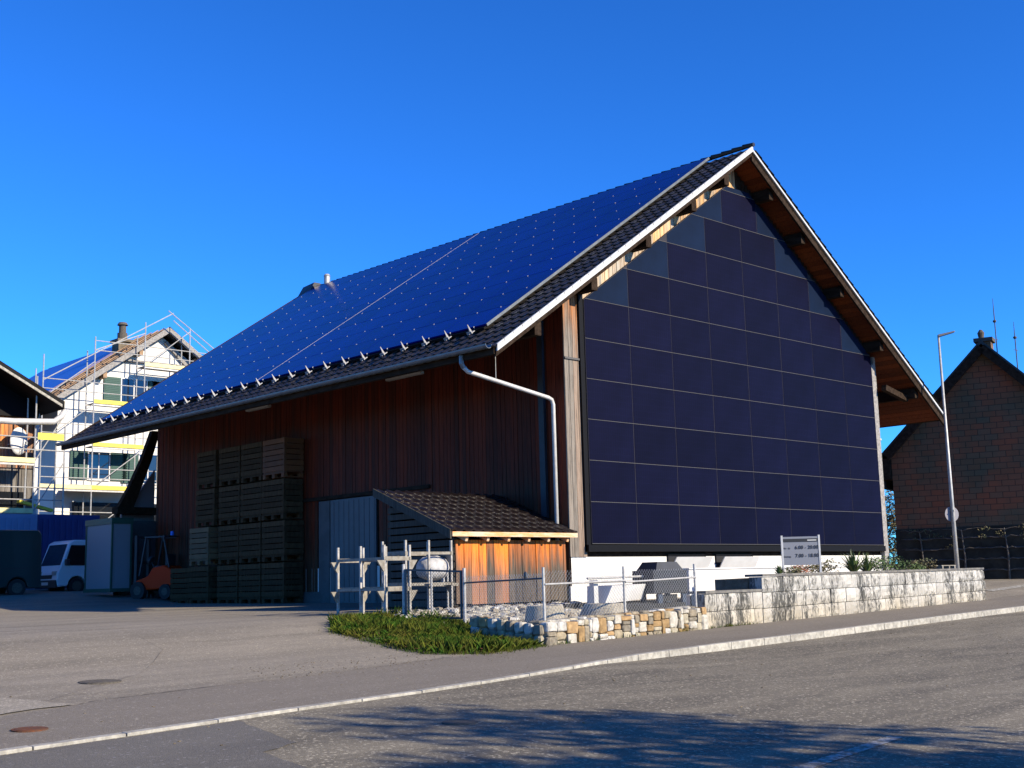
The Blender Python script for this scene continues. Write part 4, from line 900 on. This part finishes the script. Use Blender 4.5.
def leafcloud(mb, c, rx, ry, rz_, n, s0, s1, mi=0, shell=0):
    for _ in range(n):
        while True:
            p = Vector((random.uniform(-1,1),random.uniform(-1,1),random.uniform(-1,1)))
            if shell < p.length < 1: break
        p = Vector((c[0]+p.x*rx, c[1]+p.y*ry, c[2]+p.z*rz_)); s_ = random.uniform(s0,s1)
        a = Vector((random.gauss(0,1),random.gauss(0,1),random.gauss(0,1))).normalized(); b = a.orthogonal().normalized()
        mb.add([p-a*s_, p+b*s_*.45, p+a*s_, p-b*s_*.45], [(0,1,2,3)], mi)
mb = MB()
for k in range(26): leafcloud(mb, (random.uniform(.6,2*BX),-.2,random.choice((3.0,3.2,2.9,2.6))), .25,.07,.12, 22, .02,.05)
mb.build('foliage', 'leafdk', es)

# ------------------------------------------------------------------ trees / shrubs far right gap
def branch(mb, p, d, L, r, depth, tips):
    n = 4; pts = [p]; rs = [r]; q = Vector(p); d = Vector(d).normalized()
    for i in range(n):
        d = (d+Vector((random.gauss(0,.12),random.gauss(0,.12),random.gauss(0,.08)))).normalized(); q = q+d*L/n; pts.append(q.copy()); rs.append(r*(1-.5*(i+1)/n))
    mb.tube(pts, rs, 6 if depth < 2 else 4)
    if depth >= 3: tips.append(q.copy()); return
    for k in range(3 if depth else 5):
        a = random.uniform(0,2*math.pi); e = random.uniform(.35,.95)
        dn = (d*math.cos(e)+(d.orthogonal().normalized().copy().cross(d)*math.sin(a)+d.orthogonal().normalized()*math.cos(a))*math.sin(e))
        i0 = random.choice((2,3,4)); branch(mb, pts[i0], dn, L*random.uniform(.55,.75), rs[i0]*.7, depth+1, tips)
def tree(name, label, loc, h, seed, nleaf, ls, m_='leaf', r0=.14, spread=.5):
    random.seed(seed); t = thing(name, label, 'tree', loc); mb = MB(); tips = []
    branch(mb, Vector((0,0,0)), (0,0,1), h*.42, r0, 0, tips); mb.build('trunk', 'bark', t, smooth=True)
    mb = MB()
    for p in tips: leafcloud(mb, p, spread, spread, spread*.7, nleaf, ls*.6, ls)
    mb.build('crown', m_, t); return t
st = tree('shrub_tree', 'bushy tree in the gap between the barn and the brick house', (31.0,9.9,1.4), 4.6, 3, 60, .09, 'leafdk', .12, .55)
mb = MB(); leafcloud(mb, (0,0,2.1), 1.7,1.7,2.3, 3500, .06,.12, 0, .3); mb.build('lower_crown', 'leafdk', st)
tree('shrub_tree', 'lower bushy shrub behind the right corner of the barn', (24.5,7.0,1.3), 3.0, 9, 50, .07, 'leafdk', .08, .4)
tr = tree('roadside_tree', 'large roadside tree across the road casting dappled shadow on the asphalt', (-10.6,-28.7,H(-10.6,-28.7)-.1), 10.5, 21, 200, .15, 'leaf', .3, 1.15)

# ------------------------------------------------------------------ stone walls
def Wp(s_):  # wall front line, s metres from left end
    return Vector((-7.27,-5.74,0))+Vector((.9966,.0829,0))*s_
WN = Vector((.0829,-.9966,0))        # outward normal (towards road)
rw = thing('rubble_wall', 'low wall of mixed rubble stones under the chain link fence', 'stone wall', (0,0,0))
random.seed(11)
def wz(s_, base=True): p = Wp(s_); return H(p.x, p.y)
mb = MB()
p0, p1 = Wp(0), Wp(4.72); bk_ = -WN*.34
def wallcore(mb, s0, s1, z0f, z1f, off=.03, depth=.34):
    n = 6
    for i in range(n):
        a, b = s0+(s1-s0)*i/n, s0+(s1-s0)*(i+1)/n; A, B = Wp(a)-WN*off, Wp(b)-WN*off; C_, D = A-WN*depth, B-WN*depth
        f = lambda P, z: (P.x, P.y, z)
        mb.hexa([f(A,z0f(a)),f(B,z0f(b)),f(D,z0f(b)),f(C_,z0f(a))],[f(A,z1f(a)),f(B,z1f(b)),f(D,z1f(b)),f(C_,z1f(a))])
rtop = lambda s_: 1.0+.025*s_
wallcore(mb, .05, 4.7, lambda s_: wz(s_)-.3, lambda s_: rtop(s_)-.05); mb.build('mortar_core', 'mortar', rw)
mb = MB(); s_ = 0.03
while s_ < 4.68:      # columns of irregular stones
    wd = random.choice((.10,.13,.17,.22,.27))*random.uniform(.9,1.1); z = wz(s_)-.04; zt = rtop(s_)+random.uniform(-.015,.02)
    while z < zt-.03:
        hh = random.choice((.07,.10,.13,.18,.30))*random.uniform(.9,1.1); hh = min(hh, zt-z); 
        if zt-z-hh < .06: hh = zt-z
        w2 = wd*random.uniform(.85,1.12); c = Wp(s_+wd/2+random.uniform(-.015,.015))-WN*.04
        mb.rock((c.x,c.y,z+hh/2), w2/2*1.0, random.uniform(.09,.12), hh/2*.99, rot=math.atan2(.0829,.9966)+random.uniform(-.08,.08), sq=random.uniform(4,9), jit=.06, n=12, m_=8)
        z += hh
    s_ += wd
s_ = 0
while s_ < 4.6:
    wd = random.uniform(.2,.35); c = Wp(s_+wd/2)-WN*random.uniform(.2,.26); mb.rock((c.x,c.y,rtop(s_)-.02), wd/2, .15, random.uniform(.05,.07), rot=random.uniform(-.3,.3), sq=4, jit=.1); s_ += wd
# return at the left end
for k in range(8):
    for j in range(2):
        c = Wp(.06)-WN*(.12+k*.2); mb.rock((c.x-.02,c.y,.72+j*.17+k*.02), .09,.11,.095, rot=random.uniform(-.2,.2), sq=4, jit=.1)
mb.build('stones', 'rubble', rw, smooth=False)

bw = thing('block_wall', 'long pale limestone block planter wall with dark cap along the sidewalk', 'stone wall', (0,0,0))
def blocks(mb, s0, s1, zb, zt, courses, thick=.3):
    zz0 = [zb(s0+.01), ]
    for c in range(courses):
        s_ = s0-random.uniform(0,.15)*0
        while s_ < s1-.02:
            wd = random.uniform(.22,.62); wd = min(wd, s1-s_) if s1-s_-wd > .12 else s1-s_
            a, b = s_+.006, s_+wd-.006; J = random.uniform(0,.018)
            nx = max(2, int(wd/.11)); nz = 4
            def zz(q, t): lo = zb(q)+(zt(q)-zb(q))*c/courses; hi = zb(q)+(zt(q)-zb(q))*(c+1)/courses; return lo+.006+(hi-lo-.012)*t
            vs = []; fs = []
            for i in range(nx+1):
                for k in range(nz+1):
                    q = a+(b-a)*i/nx; t = k/nz; e = 1 if 0 < i < nx and 0 < k < nz else 0
                    o_ = J+(.022+random.uniform(-.014,.016))*e-.008*(1-e); P = Wp(q)+WN*o_; vs.append((P.x, P.y, zz(q, t)))
            for i in range(nx):
                for k in range(nz): fs.append((i*(nz+1)+k,(i+1)*(nz+1)+k,(i+1)*(nz+1)+k+1,i*(nz+1)+k+1))
            o0 = len(vs)
            for (q, t) in ((a,0),(b,0),(b,1),(a,1)): P = Wp(q)-WN*thick; vs.append((P.x,P.y,zz(q,t)))
            c00, c10, c11, c01 = 0, nx*(nz+1), nx*(nz+1)+nz, nz
            fs += [(c01,c11,o0+2,o0+3),(c10,c00,o0,o0+1),(o0+1,o0,o0+3,o0+2)]
            fs += [tuple([k for k in range(nz+1)]+[o0+3,o0]), tuple([c11-k for k in range(nz+1)]+[o0+1,o0+2])]
            mb.add(vs, fs); s_ += wd
SE = 18.5
zbw = lambda q: wz(q)-.03
ztop = lambda q: interp(q, [6.8, SE], [1.655, 1.70])
mb = MB(); blocks(mb, 4.72, 6.82, zbw, lambda q: 1.36, 2); blocks(mb, 6.85, SE, zbw, ztop, 3)
mb.build('stone_blocks', 'stain', bw)
mb = MB(); wallcore(mb, 4.75, 6.8, lambda q: wz(q)-.3, lambda q: 1.33, .05, .3); wallcore(mb, 6.88, SE-.03, lambda q: wz(q)-.3, lambda q: ztop(q)-.03, .05, .3)
mb.build('mortar_core', 'mortar', bw)
mb = MB()
def capseg(s0, s1, zf):
    s_ = s0
    while s_ < s1-.05:
        wd = min(.9, s1-s_); A, B = Wp(s_+.004)+WN*.03, Wp(s_+wd-.004)+WN*.03; C_, D = A-WN*.42, B-WN*.42
        f = lambda P, z: (P.x,P.y,z); mb.hexa([f(A,zf(s_)),f(B,zf(s_+wd)),f(D,zf(s_+wd)),f(C_,zf(s_))],[f(A,zf(s_)+.05),f(B,zf(s_+wd)+.05),f(D,zf(s_+wd)+.05),f(C_,zf(s_)+.05)]); s_ += wd
capseg(4.72, 6.84, lambda q: 1.362); capseg(6.84, SE+.02, lambda q: ztop(q)+.002)
mb.build('cap_slabs', 'cap', bw)
mb = MB(); random.seed(4)          # return of the wall at the right end
for c in range(3):
    for k in range(5):
        P = Wp(SE)-WN*(.25+k*.5); mb.rock((P.x,P.y,1.0+c*.28),.14,.25,.138, rot=math.atan2(.0829,.9966), sq=6, jit=.04)
mb.build('end_blocks', 'stain', bw)
# planter soil fill
A, B = Wp(6.9)-WN*.36, Wp(SE-.05)-WN*.36; D, C_ = Wp(6.9)-WN*1.15, Wp(SE-.05)-WN*1.6
mb = MB(); mb.hexa([(A.x,A.y,.8),(B.x,B.y,.8),(C_.x,C_.y,.8),(D.x,D.y,.8)],[(A.x,A.y,1.62),(B.x,B.y,1.66),(C_.x,C_.y,1.78),(D.x,D.y,1.62)]); tag(mb.build('planting_soil', 'soil'), kind='structure', label='dark soil behind the block wall')

# planting bed
random.seed(31)
def Wq(s_, back, z=1.64): P = Wp(s_)-WN*back; return (P.x, P.y, z)
def spiky(label, s_, back, h, n, m_='leafyu', name='spiky_plant'):
    t = tag(MB_spiky(h, n).build(name, m_, loc=Wq(s_, back, 1.66)), label, 'plant', 'plants in the bed behind the block wall'); return t
def MB_spiky(h, n):
    mb = MB()
    for _ in range(n):
        a = random.uniform(0,2*math.pi); e = random.uniform(.05,1.1); L = h*random.uniform(.7,1.05); d = Vector((math.cos(a)*math.sin(e),math.sin(a)*math.sin(e),math.cos(e))); s_ = Vector((-math.sin(a),math.cos(a),0))*.014*(1+h)
        m1 = d*L*.5+Vector((0,0,.03)); tip = d*L-Vector((0,0,.08*e*L)); mb.add([s_*-1, s_, m1+s_*.9, m1-s_*.9, tip], [(0,1,2,3),(3,2,4)])
    return mb
def shrub(label, s_, back, r, h, n, m_='leaf', ls=.045):
    t = thing('low_shrub', label, 'shrub', Wq(s_, back, 1.64), 0, 'plants in the bed behind the block wall'); mb = MB()
    for k in range(7): leafcloud(mb, (random.uniform(-r,r)*.8,random.uniform(-r,r)*.5,h*random.uniform(.3,.7)), r*.5,r*.5,h*.42, n//7, ls*.6, ls)
    mb.build('foliage', m_, t); mb = MB()
    for k in range(6): mb.tube([(random.uniform(-.05,.05),random.uniform(-.05,.05),-.02),(random.uniform(-r,r)*.6,random.uniform(-r,r)*.5,h*.6)], [.012,.005], 4)
    mb.build('stems', 'bark', t)
spiky('large spiky yucca, the tallest plant behind the block wall', 12.5, .8, .62, 90)
spiky('tall upright spiky plant just right of the large yucca', 13.2, .8, .55, 60)
spiky('small spiky grass tuft just right of the opening hours sign', 8.0, .25, .28, 40)
shrub('russet low shrub between the sign and the yucca', 9.9, .8, .35, .3, 260, 'flower')
shrub('dark green cushion shrub left of the yucca', 10.9, .8, .55, .42, 600, 'leafdk')
shrub('green cushion shrub near the barn downpipe', 14.1, .9, .6, .45, 600)
shrub('bright green sprawling shrub right of the barn corner', 15.1, .9, .65, .42, 650)
shrub('olive low shrub near the lamp post', 16.2, .8, .6, .38, 500, 'leafdk')
shrub('tiny dark shrub close to the sign posts', 9.0, .5, .25, .2, 160, 'leafdk')
pl = thing('wooden_pallet', 'small weathered pallet lying behind the wall next to the lamp post', 'pallet', Wq(17.2,.7,1.70), R(8))
mb = MB()
for k in range(5): mb.box(-.55,.55,-.3+k*.14,-.2+k*.14,.12,.14)
mb.build('boards', 'rack', pl); mb = MB()
for x in (-.5,0,.42): mb.box(x,x+.08,-.3,.36,.0,.12)
mb.build('bearers', 'rack', pl)

# opening hours sign
sg_o = Vector((1.015,-4.7,0)); sdir = Vector((.568,-.54,0)).normalized(); ang = math.atan2(sdir.y, sdir.x)
sgn_ = thing('opening_hours_sign', 'grey opening hours board on two posts above the stone wall', 'sign', (1.70,-4.24,1.60), ang)
SW = .82; SH = .62
mb = MB(); mb.box(.0,SW,-.02,.02,.29,.29+SH); fp = mb.build('board', 'sign', sgn_)
for x in (-.02,SW-.02):
    mb = MB(); mb.box(x,x+.04,-.03,.03,-.1,.29+SH+.03); mb.build('post', 'verge', sgn_)
mb = MB(); mb.box(.02,SW-.02,-.026,-.02,.29+SH-.115,.29+SH-.045); mb.build('top_band', 'text', fp)
def text(s_, x, z, size, m_, parent, y=-.028, align='LEFT'):
    c = bpy.data.curves.new('lettering', 'FONT'); c.body = s_; c.size = size; c.extrude = .002; c.align_x = align; c.materials.append(M_[m_])
    o = bpy.data.objects.new('lettering', c); col.objects.link(o); o.parent = parent; bpy.context.view_layer.update(); me = bpy.data.meshes.new_from_object(o); bpy.data.objects.remove(o); o = bpy.data.objects.new('lettering', me); col.objects.link(o); o.parent = parent; o.location = (x, y, z); o.rotation_euler = (R(90),0,0); return o
text('6.00 - 20.00', SW-.02, .29+SH-.27, .108, 'text', fp, align='RIGHT'); text('7.00 - 18.00', SW-.02, .29+SH-.45, .108, 'text', fp, align='RIGHT')
text('Mo - Sa', .03, .29+SH-.265, .048, 'text', fp); text('Sonntag', .03, .29+SH-.445, .048, 'text', fp); mb = MB(); mb.box(.56,.76,-.029,-.0265,.29+SH-.095,.29+SH-.07); mb.build('band_stripe', 'textw', fp)

# street lamp + round sign back
lp = thing('street_lamp', 'tall thin galvanised street lamp with flat head by the brick house', 'street lamp', (15.28,-1.39,1.0))
mb = MB(); mb.tube([(0,0,0),(0,0,3),(-.0,0,8.16)], [.07,.055,.035], 12); mb.build('pole', 'galv', lp, smooth=True)
mb = MB(); mb.hexa([(-.08,-.03,8.10),(.30,-.42,8.24),(.42,-.30,8.24),(.06,.07,8.10)],[(-.08,-.03,8.18),(.30,-.42,8.29),(.42,-.30,8.29),(.06,.07,8.18)]); mb.build('lamp_head', 'lampm', lp, bevel=.01)
rs = thing('round_sign', 'back of a round traffic sign fixed to the lamp post', 'traffic sign', (15.28,-1.39,3.45), R(-30))
mb = MB(); mb.tube([(0,.06,0),(0,.075,0)], .24, 28); mb.build('disc', 'office', rs); mb = MB(); mb.tube([(-.0,.04,.1),(0,-.09,.1)], .02, 6); mb.box(-.09,.09,.03,.06,.09,.12); mb.build('bracket', 'galv', rs)

# ------------------------------------------------------------------ chain link fence
fn = thing('chain_link_fence', 'galvanised chain link fence standing on the low rubble wall', 'fence', (0,0,0))
FP = [(-7.06,-5.55,1.0),(-4.87,-5.37,1.0),(-2.62,-5.18,1.03)]
for (x,y,z) in FP:
    mb = MB(); mb.tube([(x,y,z-.1),(x,y,z+.9)], .024, 10); mb.build('post', 'galv', fn)
def mesh_panel(mb, A, B, h, step=.055, r=.0022):
    A = Vector(A); B = Vector(B); L = (B-A).length; d = (B-A)/L; up = Vector((0,0,1)); k = -h
    while k < L:
        for s_ in (0, 1):
            u0, u1 = k, k+h; z0, z1 = 0, h
            if u0 < 0: z0 = -u0; u0 = 0
            if u1 > L: z1 = h-(u1-L); u1 = L
            if u1-u0 > .01:
                if s_: z0, z1 = h-z0, h-z1
                P, Q = A+d*u0+up*z0, A+d*u1+up*z1; P = P+(B-A).normalized()*0
                P.z += (B.z-A.z)*0; mb.tube([P, Q], r, 3, cap=False)
        k += step*1.41
for i in range(2):
    a, b = FP[i], FP[i+1]
    mb = MB(); mesh_panel(mb, (a[0],a[1]-.02,a[2]+.04), (b[0],b[1]-.02,a[2]+.04), .80); mb.build('wire_mesh', 'wire', fn)
    mb = MB(); mb.tube([(a[0],a[1]-.03,a[2]+.62),(b[0],b[1]-.03,b[2]+.62+.03)], .017, 8); mb.build('rail', 'galv', fn)
# bay from the corner post back to the gate post
GP = (-6.49,-2.93,.89)
mb = MB(); mesh_panel(mb, (FP[0][0],FP[0][1],1.0), (GP[0],GP[1],1.0), .8); mb.build('wire_mesh', 'wire', fn)
mb = MB(); mb.tube([(FP[0][0],FP[0][1],1.72),(GP[0],GP[1],1.68)], .015, 8); mb.build('rail', 'wired', fn)
mb = MB(); mb.rock((-6.93,-5.0,1.78),.03,.03,.06); mb.build('tension_box', 'wired', fn)
# gate
gt = thing('wire_gate', 'dark framed wire mesh gate between two steel posts on the grass', 'gate', (GP[0],GP[1],GP[2]))
mb = MB(); mb.tube([(0,0,-.1),(0,0,1.06)], .03, 10); mb.build('post', 'galv', gt)
g2 = Vector((-6.80+6.49,-1.55+2.93,1.06-.89+.0)); gx = Vector((g2.x,g2.y,0))
mb = MB(); mb.tube([(g2.x,g2.y,g2.z-.15),(g2.x,g2.y,g2.z+1.0)], .03, 10); mb.build('post', 'galv', gt)
mb = MB(); a, b = gx*.05, gx*.96
for (p, q) in (((a.x,a.y,.16),(b.x,b.y,.16)),((a.x,a.y,1.0),(b.x,b.y,1.06)),((a.x,a.y,.14),(a.x,a.y,1.02)),((b.x,b.y,.14),(b.x,b.y,1.08))): mb.bar(p, q, .035)
gf = mb.build('frame', 'wired', gt)
mb = MB(); mesh_panel(mb, (a.x,a.y,.17), (b.x,b.y,.17), .84, .045, .0028); mb.build('wire_mesh', 'wired', gt)
for k, (px_, py_, z0_, z1_) in enumerate(((-6.26,-1.72,1.0,1.95),(-4.6,-.25,1.1,2.1))):
    pt = thing('steel_post', ['thin steel post right behind the middle of the wire gate','thin steel post behind the gate near the shed corner'][k], 'post', (px_,py_,z0_))
    mb = MB(); mb.tube([(0,0,-.1),(0,0,z1_-z0_)], .022, 8); mb.build('shaft', 'galv', pt); mb = MB(); mb.tube([(0,0,z1_-z0_-.0),(0,0,z1_-z0_+.02)], .027, 8); mb.build('cap', 'galv', pt)

# ------------------------------------------------------------------ post racks
def rack(label, loc, rz_, Lx, Wy, th_, tiers, stub, rows, group):
    """timber post rack: y = across, x = along"""
    t = thing('stacking_rack', label, 'rack', loc, rz_, group)
    for i in range(rows):
        for j in (0,1):
            x, y = Lx*i/(rows-1), Wy*j; mb = MB(); mb.bar((x,y,0),(x,y,tiers*th_+stub),.042); mb.build('post', 'rackw', t)
    for k in range(1, tiers+1):
        z = k*th_
        for j in (0,1): mb = MB(); mb.bar((-.03,Wy*j,z),(Lx+.03,Wy*j,z),.04,.055); mb.build('side_beam', 'rack', t)
        for i in (0, rows-1): mb = MB(); mb.bar((Lx*i/(rows-1),-.03,z),(Lx*i/(rows-1),Wy+.03,z),.05,.08); mb.build('end_beam', 'rack', t)
        for i in (0, rows-1):
            for j in (0,1):
                x, y = Lx*i/(rows-1), Wy*j; s_ = 1 if j == 0 else -1
                mb = MB(); mb.hexa([(x-.022,y,z-.24),(x+.022,y,z-.24),(x+.022,y+s_*.03,z-.24),(x-.022,y+s_*.03,z-.24)][::s_],[(x-.022,y,z-.03),(x+.022,y,z-.03),(x+.022,y+s_*.18,z-.03),(x-.022,y+s_*.18,z-.03)][::s_]); mb.build('knee_brace', 'rack', t)
    return t
RG = 'timber stacking racks beside the shed'
# rack 1: long side along +Y (away), short side along +X
rack('pale timber stacking rack farthest left, in front of the sliding door', (-6.95,-1.15,1.02), R(90), 1.5, -.62, .58, 2, .26, 3, RG)
rack('pale timber stacking rack beside the shed, right of the other one', (-5.95,-.55,1.06), R(0), 1.2, .75, .62, 2, .26, 3, RG)
mb = MB(); mb.box(-6.92,-6.36,-1.1,.3,1.625,1.65)
tag(mb.build('rack_boards', 'rack'), 'weathered boards lying on the left stacking rack', 'boards')
tk = thing('wrapped_drum', 'white wrapped round drum lying in the stacking rack left of the shed', 'drum', (-5.0,-.25,2.0), R(15))
mb = MB(); n = 14
for j in range(9):
    x = -.36+.09*j; prr = (.27*(1-abs((j-4)/4.6)**3.2)**.5 if abs(j-4) < 4.6 else .05)
    for k in range(n): a = 2*math.pi*k/n; q = prr*(1+random.uniform(-.05,.05)); mb.v.append((x+random.uniform(-.01,.01), q*math.cos(a), q*math.sin(a)*.95))
for j in range(8):
    for k in range(n): mb.f.append((j*n+k, j*n+(k+1) % n, (j+1)*n+(k+1) % n, (j+1)*n+k)); mb.mi.append(0)
mb.f += [tuple(range(n-1,-1,-1)), tuple(8*n+k for k in range(n))]; mb.mi += [0,0]
mb.build('wrapping', 'tank', tk, smooth=True)
mb = MB(); mb.tube([(.2,-.1,-.2),(.22,-.12,-.38)], [.05,.035], 8); mb.build('outlet', 'tank', tk)
mb = MB(); mb.box(-.55,.5,-.3,.3,-.37,-.31)
mb.build('cradle_board', 'rack', tk)

# ------------------------------------------------------------------ between fence and barn
def cone(label, x, y, z, r0, r1, h):
    t = thing('concrete_ring', label, 'concrete ring', (x,y,z), 0, 'concrete manhole cones'); mb = MB(); n = 32; vs = []; fs = []
    for (r_, zz) in ((r0,0),(r1,h),(r1-.08,h),(r0-.09,0)):
        for k in range(n): a = 2*math.pi*k/n; vs.append((r_*math.cos(a), r_*math.sin(a), zz))
    for j in range(4):
        for k in range(n): fs.append((j*n+k, j*n+(k+1) % n, ((j+1) % 4)*n+(k+1) % n, ((j+1) % 4)*n+k))
    mb.add(vs, fs); o = mb.build('ring', 'concrete', t); 
    for p in o.data.polygons: p.use_smooth = False
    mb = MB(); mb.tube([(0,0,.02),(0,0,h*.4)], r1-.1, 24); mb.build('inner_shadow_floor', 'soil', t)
cone('tapered concrete ring, the left and smaller one behind the fence', -5.55,-4.05,.84,.40,.33,.40)
cone('broad tapered concrete ring, the right one behind the fence', -4.25,-4.3,.86,.56,.36,.38)
# rubble bank below the shed
random.seed(17); mb = MB()
for _ in range(900):
    t_ = random.random(); x = -7.0+t_*5.4; yb = interp(x, [-7,-5.6,-1.5], [-1.9,-1.6,-1.9]); y = yb+random.uniform(-.9,.8); r_ = random.uniform(.03,.10)
    mb.rock((x,y,H(x,y)+random.uniform(0,.06)*(y > yb)), r_*1.2, r_, r_*.75, rot=random.uniform(0,3), sq=random.uniform(2.0,3.4), jit=.18, n=7, m_=4)
tag(mb.build('rubble_bank', 'rubw'), 'pale rubble stones banked below the shed', kind='stuff')
# low white parapet of the cellar ramp
rp = thing('ramp_parapet', 'long low white parapet wall in front of the barn foundation', 'parapet', (0,0,0))
mb = MB(); mb.box(.95,8.6,-2.2,-1.95,1.28,1.86); mb.build('wall', 'whitecon', rp); mb = MB(); mb.box(.93,8.62,-2.23,-1.92,1.862,1.89); mb.build('coping', 'whitecon', rp)
mb = MB(); mb.box(1.0,1.22,-2.18,-2.02,.75,1.275); mb.build('pillar', 'whitecon', rp)
mb = MB(); mb.box(2.95,8.5,-2.15,-2.0,.7,1.275); mb.build('lower_wall', 'whitecon', rp)
pc = thing('cellar_ramp', 'dark sunken ramp opening beneath the white parapet', 'ramp', (0,0,0))
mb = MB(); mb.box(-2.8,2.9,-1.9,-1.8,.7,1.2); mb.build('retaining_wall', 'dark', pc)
# dark hopper trolley
hp_ = thing('feed_hopper', 'dark blue grey steel hopper on legs behind the chain link fence', 'hopper', (-.95,-2.75,.93), R(0))
mb = MB(); mb.box(0,1.15,0,.6,.42,.92); mb.build('bin', 'hopper', hp_, bevel=.01)
mb = MB(); mb.hexa([(.12,.02,.92),(1.05,.02,.92),(1.05,.58,.92),(.12,.58,.92)],[(.24,.08,1.10),(.90,.08,1.10),(.90,.5,1.10),(.24,.5,1.10)]); mb.build('top_hood', 'hopper', hp_)
for (x,y) in ((.26,.04),(.26,.5),(1.08,.04),(1.08,.5)):
    mb = MB(); mb.box(x-.07,x+.07,y,y+.06,-.03,.42); mb.build('leg', 'hopperleg', hp_)
mb = MB(); mb.box(-.9,1.05,.0,.8,.0,.22); mb.box(.2,.9,.1,.12,.25,.4); mb.build('lower_tray', 'hopper', hp_)
mb = MB(); mb.tube([(-1.75,.3,.78),(.0,.3,.80)],.025,8); mb.tube([(-1.75,.3,.70),(.0,.3,.70)],.02,8); mb.build('drawbar', 'galv', hp_)
# pale tipped sheet left of it
sh = thing('trough', 'pale grey trough standing on a dark frame beside the hopper', 'trough', (-2.15,-2.55,.95))
mb = MB(); mb.hexa([(-.05,.1,.225),(1.15,.1,.30),(1.15,.6,.30),(-.05,.6,.225)],[(.08,-.02,.60),(1.15,-.02,.62),(1.15,.7,.62),(.08,.7,.60)]); mb.build('basin', 'whitecon', sh)
mb = MB(); mb.box(-.1,1.7,.0,.65,-.03,.22); mb.build('stand', 'hopper', sh)
mb = MB(); mb.box(-.25,-.12,.2,.33,-.03,.72); mb.build('post', 'verge', sh)

# ------------------------------------------------------------------ grass verge
random.seed(23)
GPOLY = [(-9.18,-2.54),(-9.26,-4.03),(-9.59,-5.55),(-8.9,-6.15),(-7.95,-5.95),(-7.35,-5.75),(-7.2,-4.6),(-6.5,-3.3),(-6.3,-2.3),(-6.7,-1.2),(-7.6,-1.2),(-8.4,-1.5)]
def inside(x, y, P):
    c = False; j = len(P)-1
    for i in range(len(P)):
        if (P[i][1] > y) != (P[j][1] > y) and x < (P[j][0]-P[i][0])*(y-P[i][1])/(P[j][1]-P[i][1])+P[i][0]: c = not c
        j = i
    return c
flat('verge_soil', jag(GPOLY,4,.08), 'soil', .007, base=H, kind='structure', label='bare soil under the grass verge')
mb = MB(); cnt = 0
while cnt < 15000:
    x, y = random.uniform(-9.9,-5.6), random.uniform(-6.4,-1.0)
    if not inside(x, y, GPOLY): continue
    dens = math.sin(x*3.1+1)*math.sin(y*2.7)+.6*math.sin(x*7.3+y*5.1)+random.uniform(-.9,1.2)
    if dens < -.1 or (x < -9.0+.25*math.sin(y*5) and random.random() < .6): continue
    cnt += 1; z = H(x,y)+.01; a = random.uniform(0,6.28); h = random.uniform(.05,.17)*(1.25 if math.sin(x*2.3+y*1.7) > .2 else .8); w_ = random.uniform(.006,.013)
    d = Vector((math.cos(a),math.sin(a),0)); ln = Vector((random.gauss(0,.05),random.gauss(0,.05),0)); s_ = Vector((-d.y,d.x,0))*w_
    b = Vector((x,y,z)); mb.add([b-s_, b+s_, b+ln*.6+s_*.7+Vector((0,0,h*.6)), b+ln*1.5+Vector((0,0,h))], [(0,1,2),(0,2,3)])
for _ in range(1500):
    i = random.randrange(6); P, Q = GPOLY[i], GPOLY[i+1]; t = random.random(); x = P[0]+(Q[0]-P[0])*t+random.gauss(0,.09); y = P[1]+(Q[1]-P[1])*t+random.gauss(0,.09)
    z = H(x,y)+.006; h = random.uniform(.02,.08); a = random.uniform(0,6.28); b = Vector((x,y,z)); s_ = Vector((math.cos(a),math.sin(a),0))*.006
    mb.add([b-s_, b+s_, b+Vector((random.gauss(0,.03),random.gauss(0,.03),h))], [(0,1,2)])
for _ in range(700):
    q = random.uniform(0,6.5)**1.0; q = q if random.random() < .6 else random.choice((.4,1.3,2.2,3.9,5.5))+random.gauss(0,.12); P = Wp(q)+WN*abs(random.gauss(.03,.03))
    z = H(P.x,P.y)+.006; h = random.uniform(.02,.09); a = random.uniform(0,6.28); b = Vector((P.x,P.y,z)); s_ = Vector((math.cos(a),math.sin(a),0))*.006
    mb.add([b-s_, b+s_, b+Vector((random.gauss(0,.03),random.gauss(0,.03),h))], [(0,1,2)])
tag(mb.build('grass', 'grass'), 'green grass tufts on the verge at the corner of the yard', kind='stuff')
mb = MB()
for _ in range(900):
    x, y = random.uniform(-9.7,-7.0), random.uniform(-6.3,-2.0)
    if inside(x, y, GPOLY): 
        s_ = random.uniform(.02,.04); a = random.uniform(0,6.28); z = H(x,y)+random.uniform(.03,.08)
        mb.add([(x-s_*math.cos(a),y-s_*math.sin(a),z),(x+s_*math.sin(a)*.5,y-s_*math.cos(a)*.5,z+.01),(x+s_*math.cos(a),y+s_*math.sin(a),z+.015)],[(0,1,2)])
tag(mb.build('fallen_leaves', 'flower'), 'brown fallen leaves scattered over the grass verge', kind='stuff')
mb = MB()
for _ in range(260):       # loose grit along the yard edge
    x, y = random.uniform(-13,-8.8), random.uniform(-7,-5.4); r_ = random.uniform(.004,.010); mb.rock((x,y,H(x,y)+.006),r_,r_,r_*.7,n=5,m_=3,jit=.2)
for _ in range(160):
    x, y = random.uniform(-17,6), random.uniform(-13,-6); r_ = random.uniform(.006,.018); mb.rock((x,y,H(x,y)-drop(x)*(y < KB(x))+.004),r_,r_*.7,r_*.4,n=5,m_=3,jit=.2)
tag(mb.build('grit', 'soil'), 'loose grit on the asphalt by the grass verge', kind='stuff')
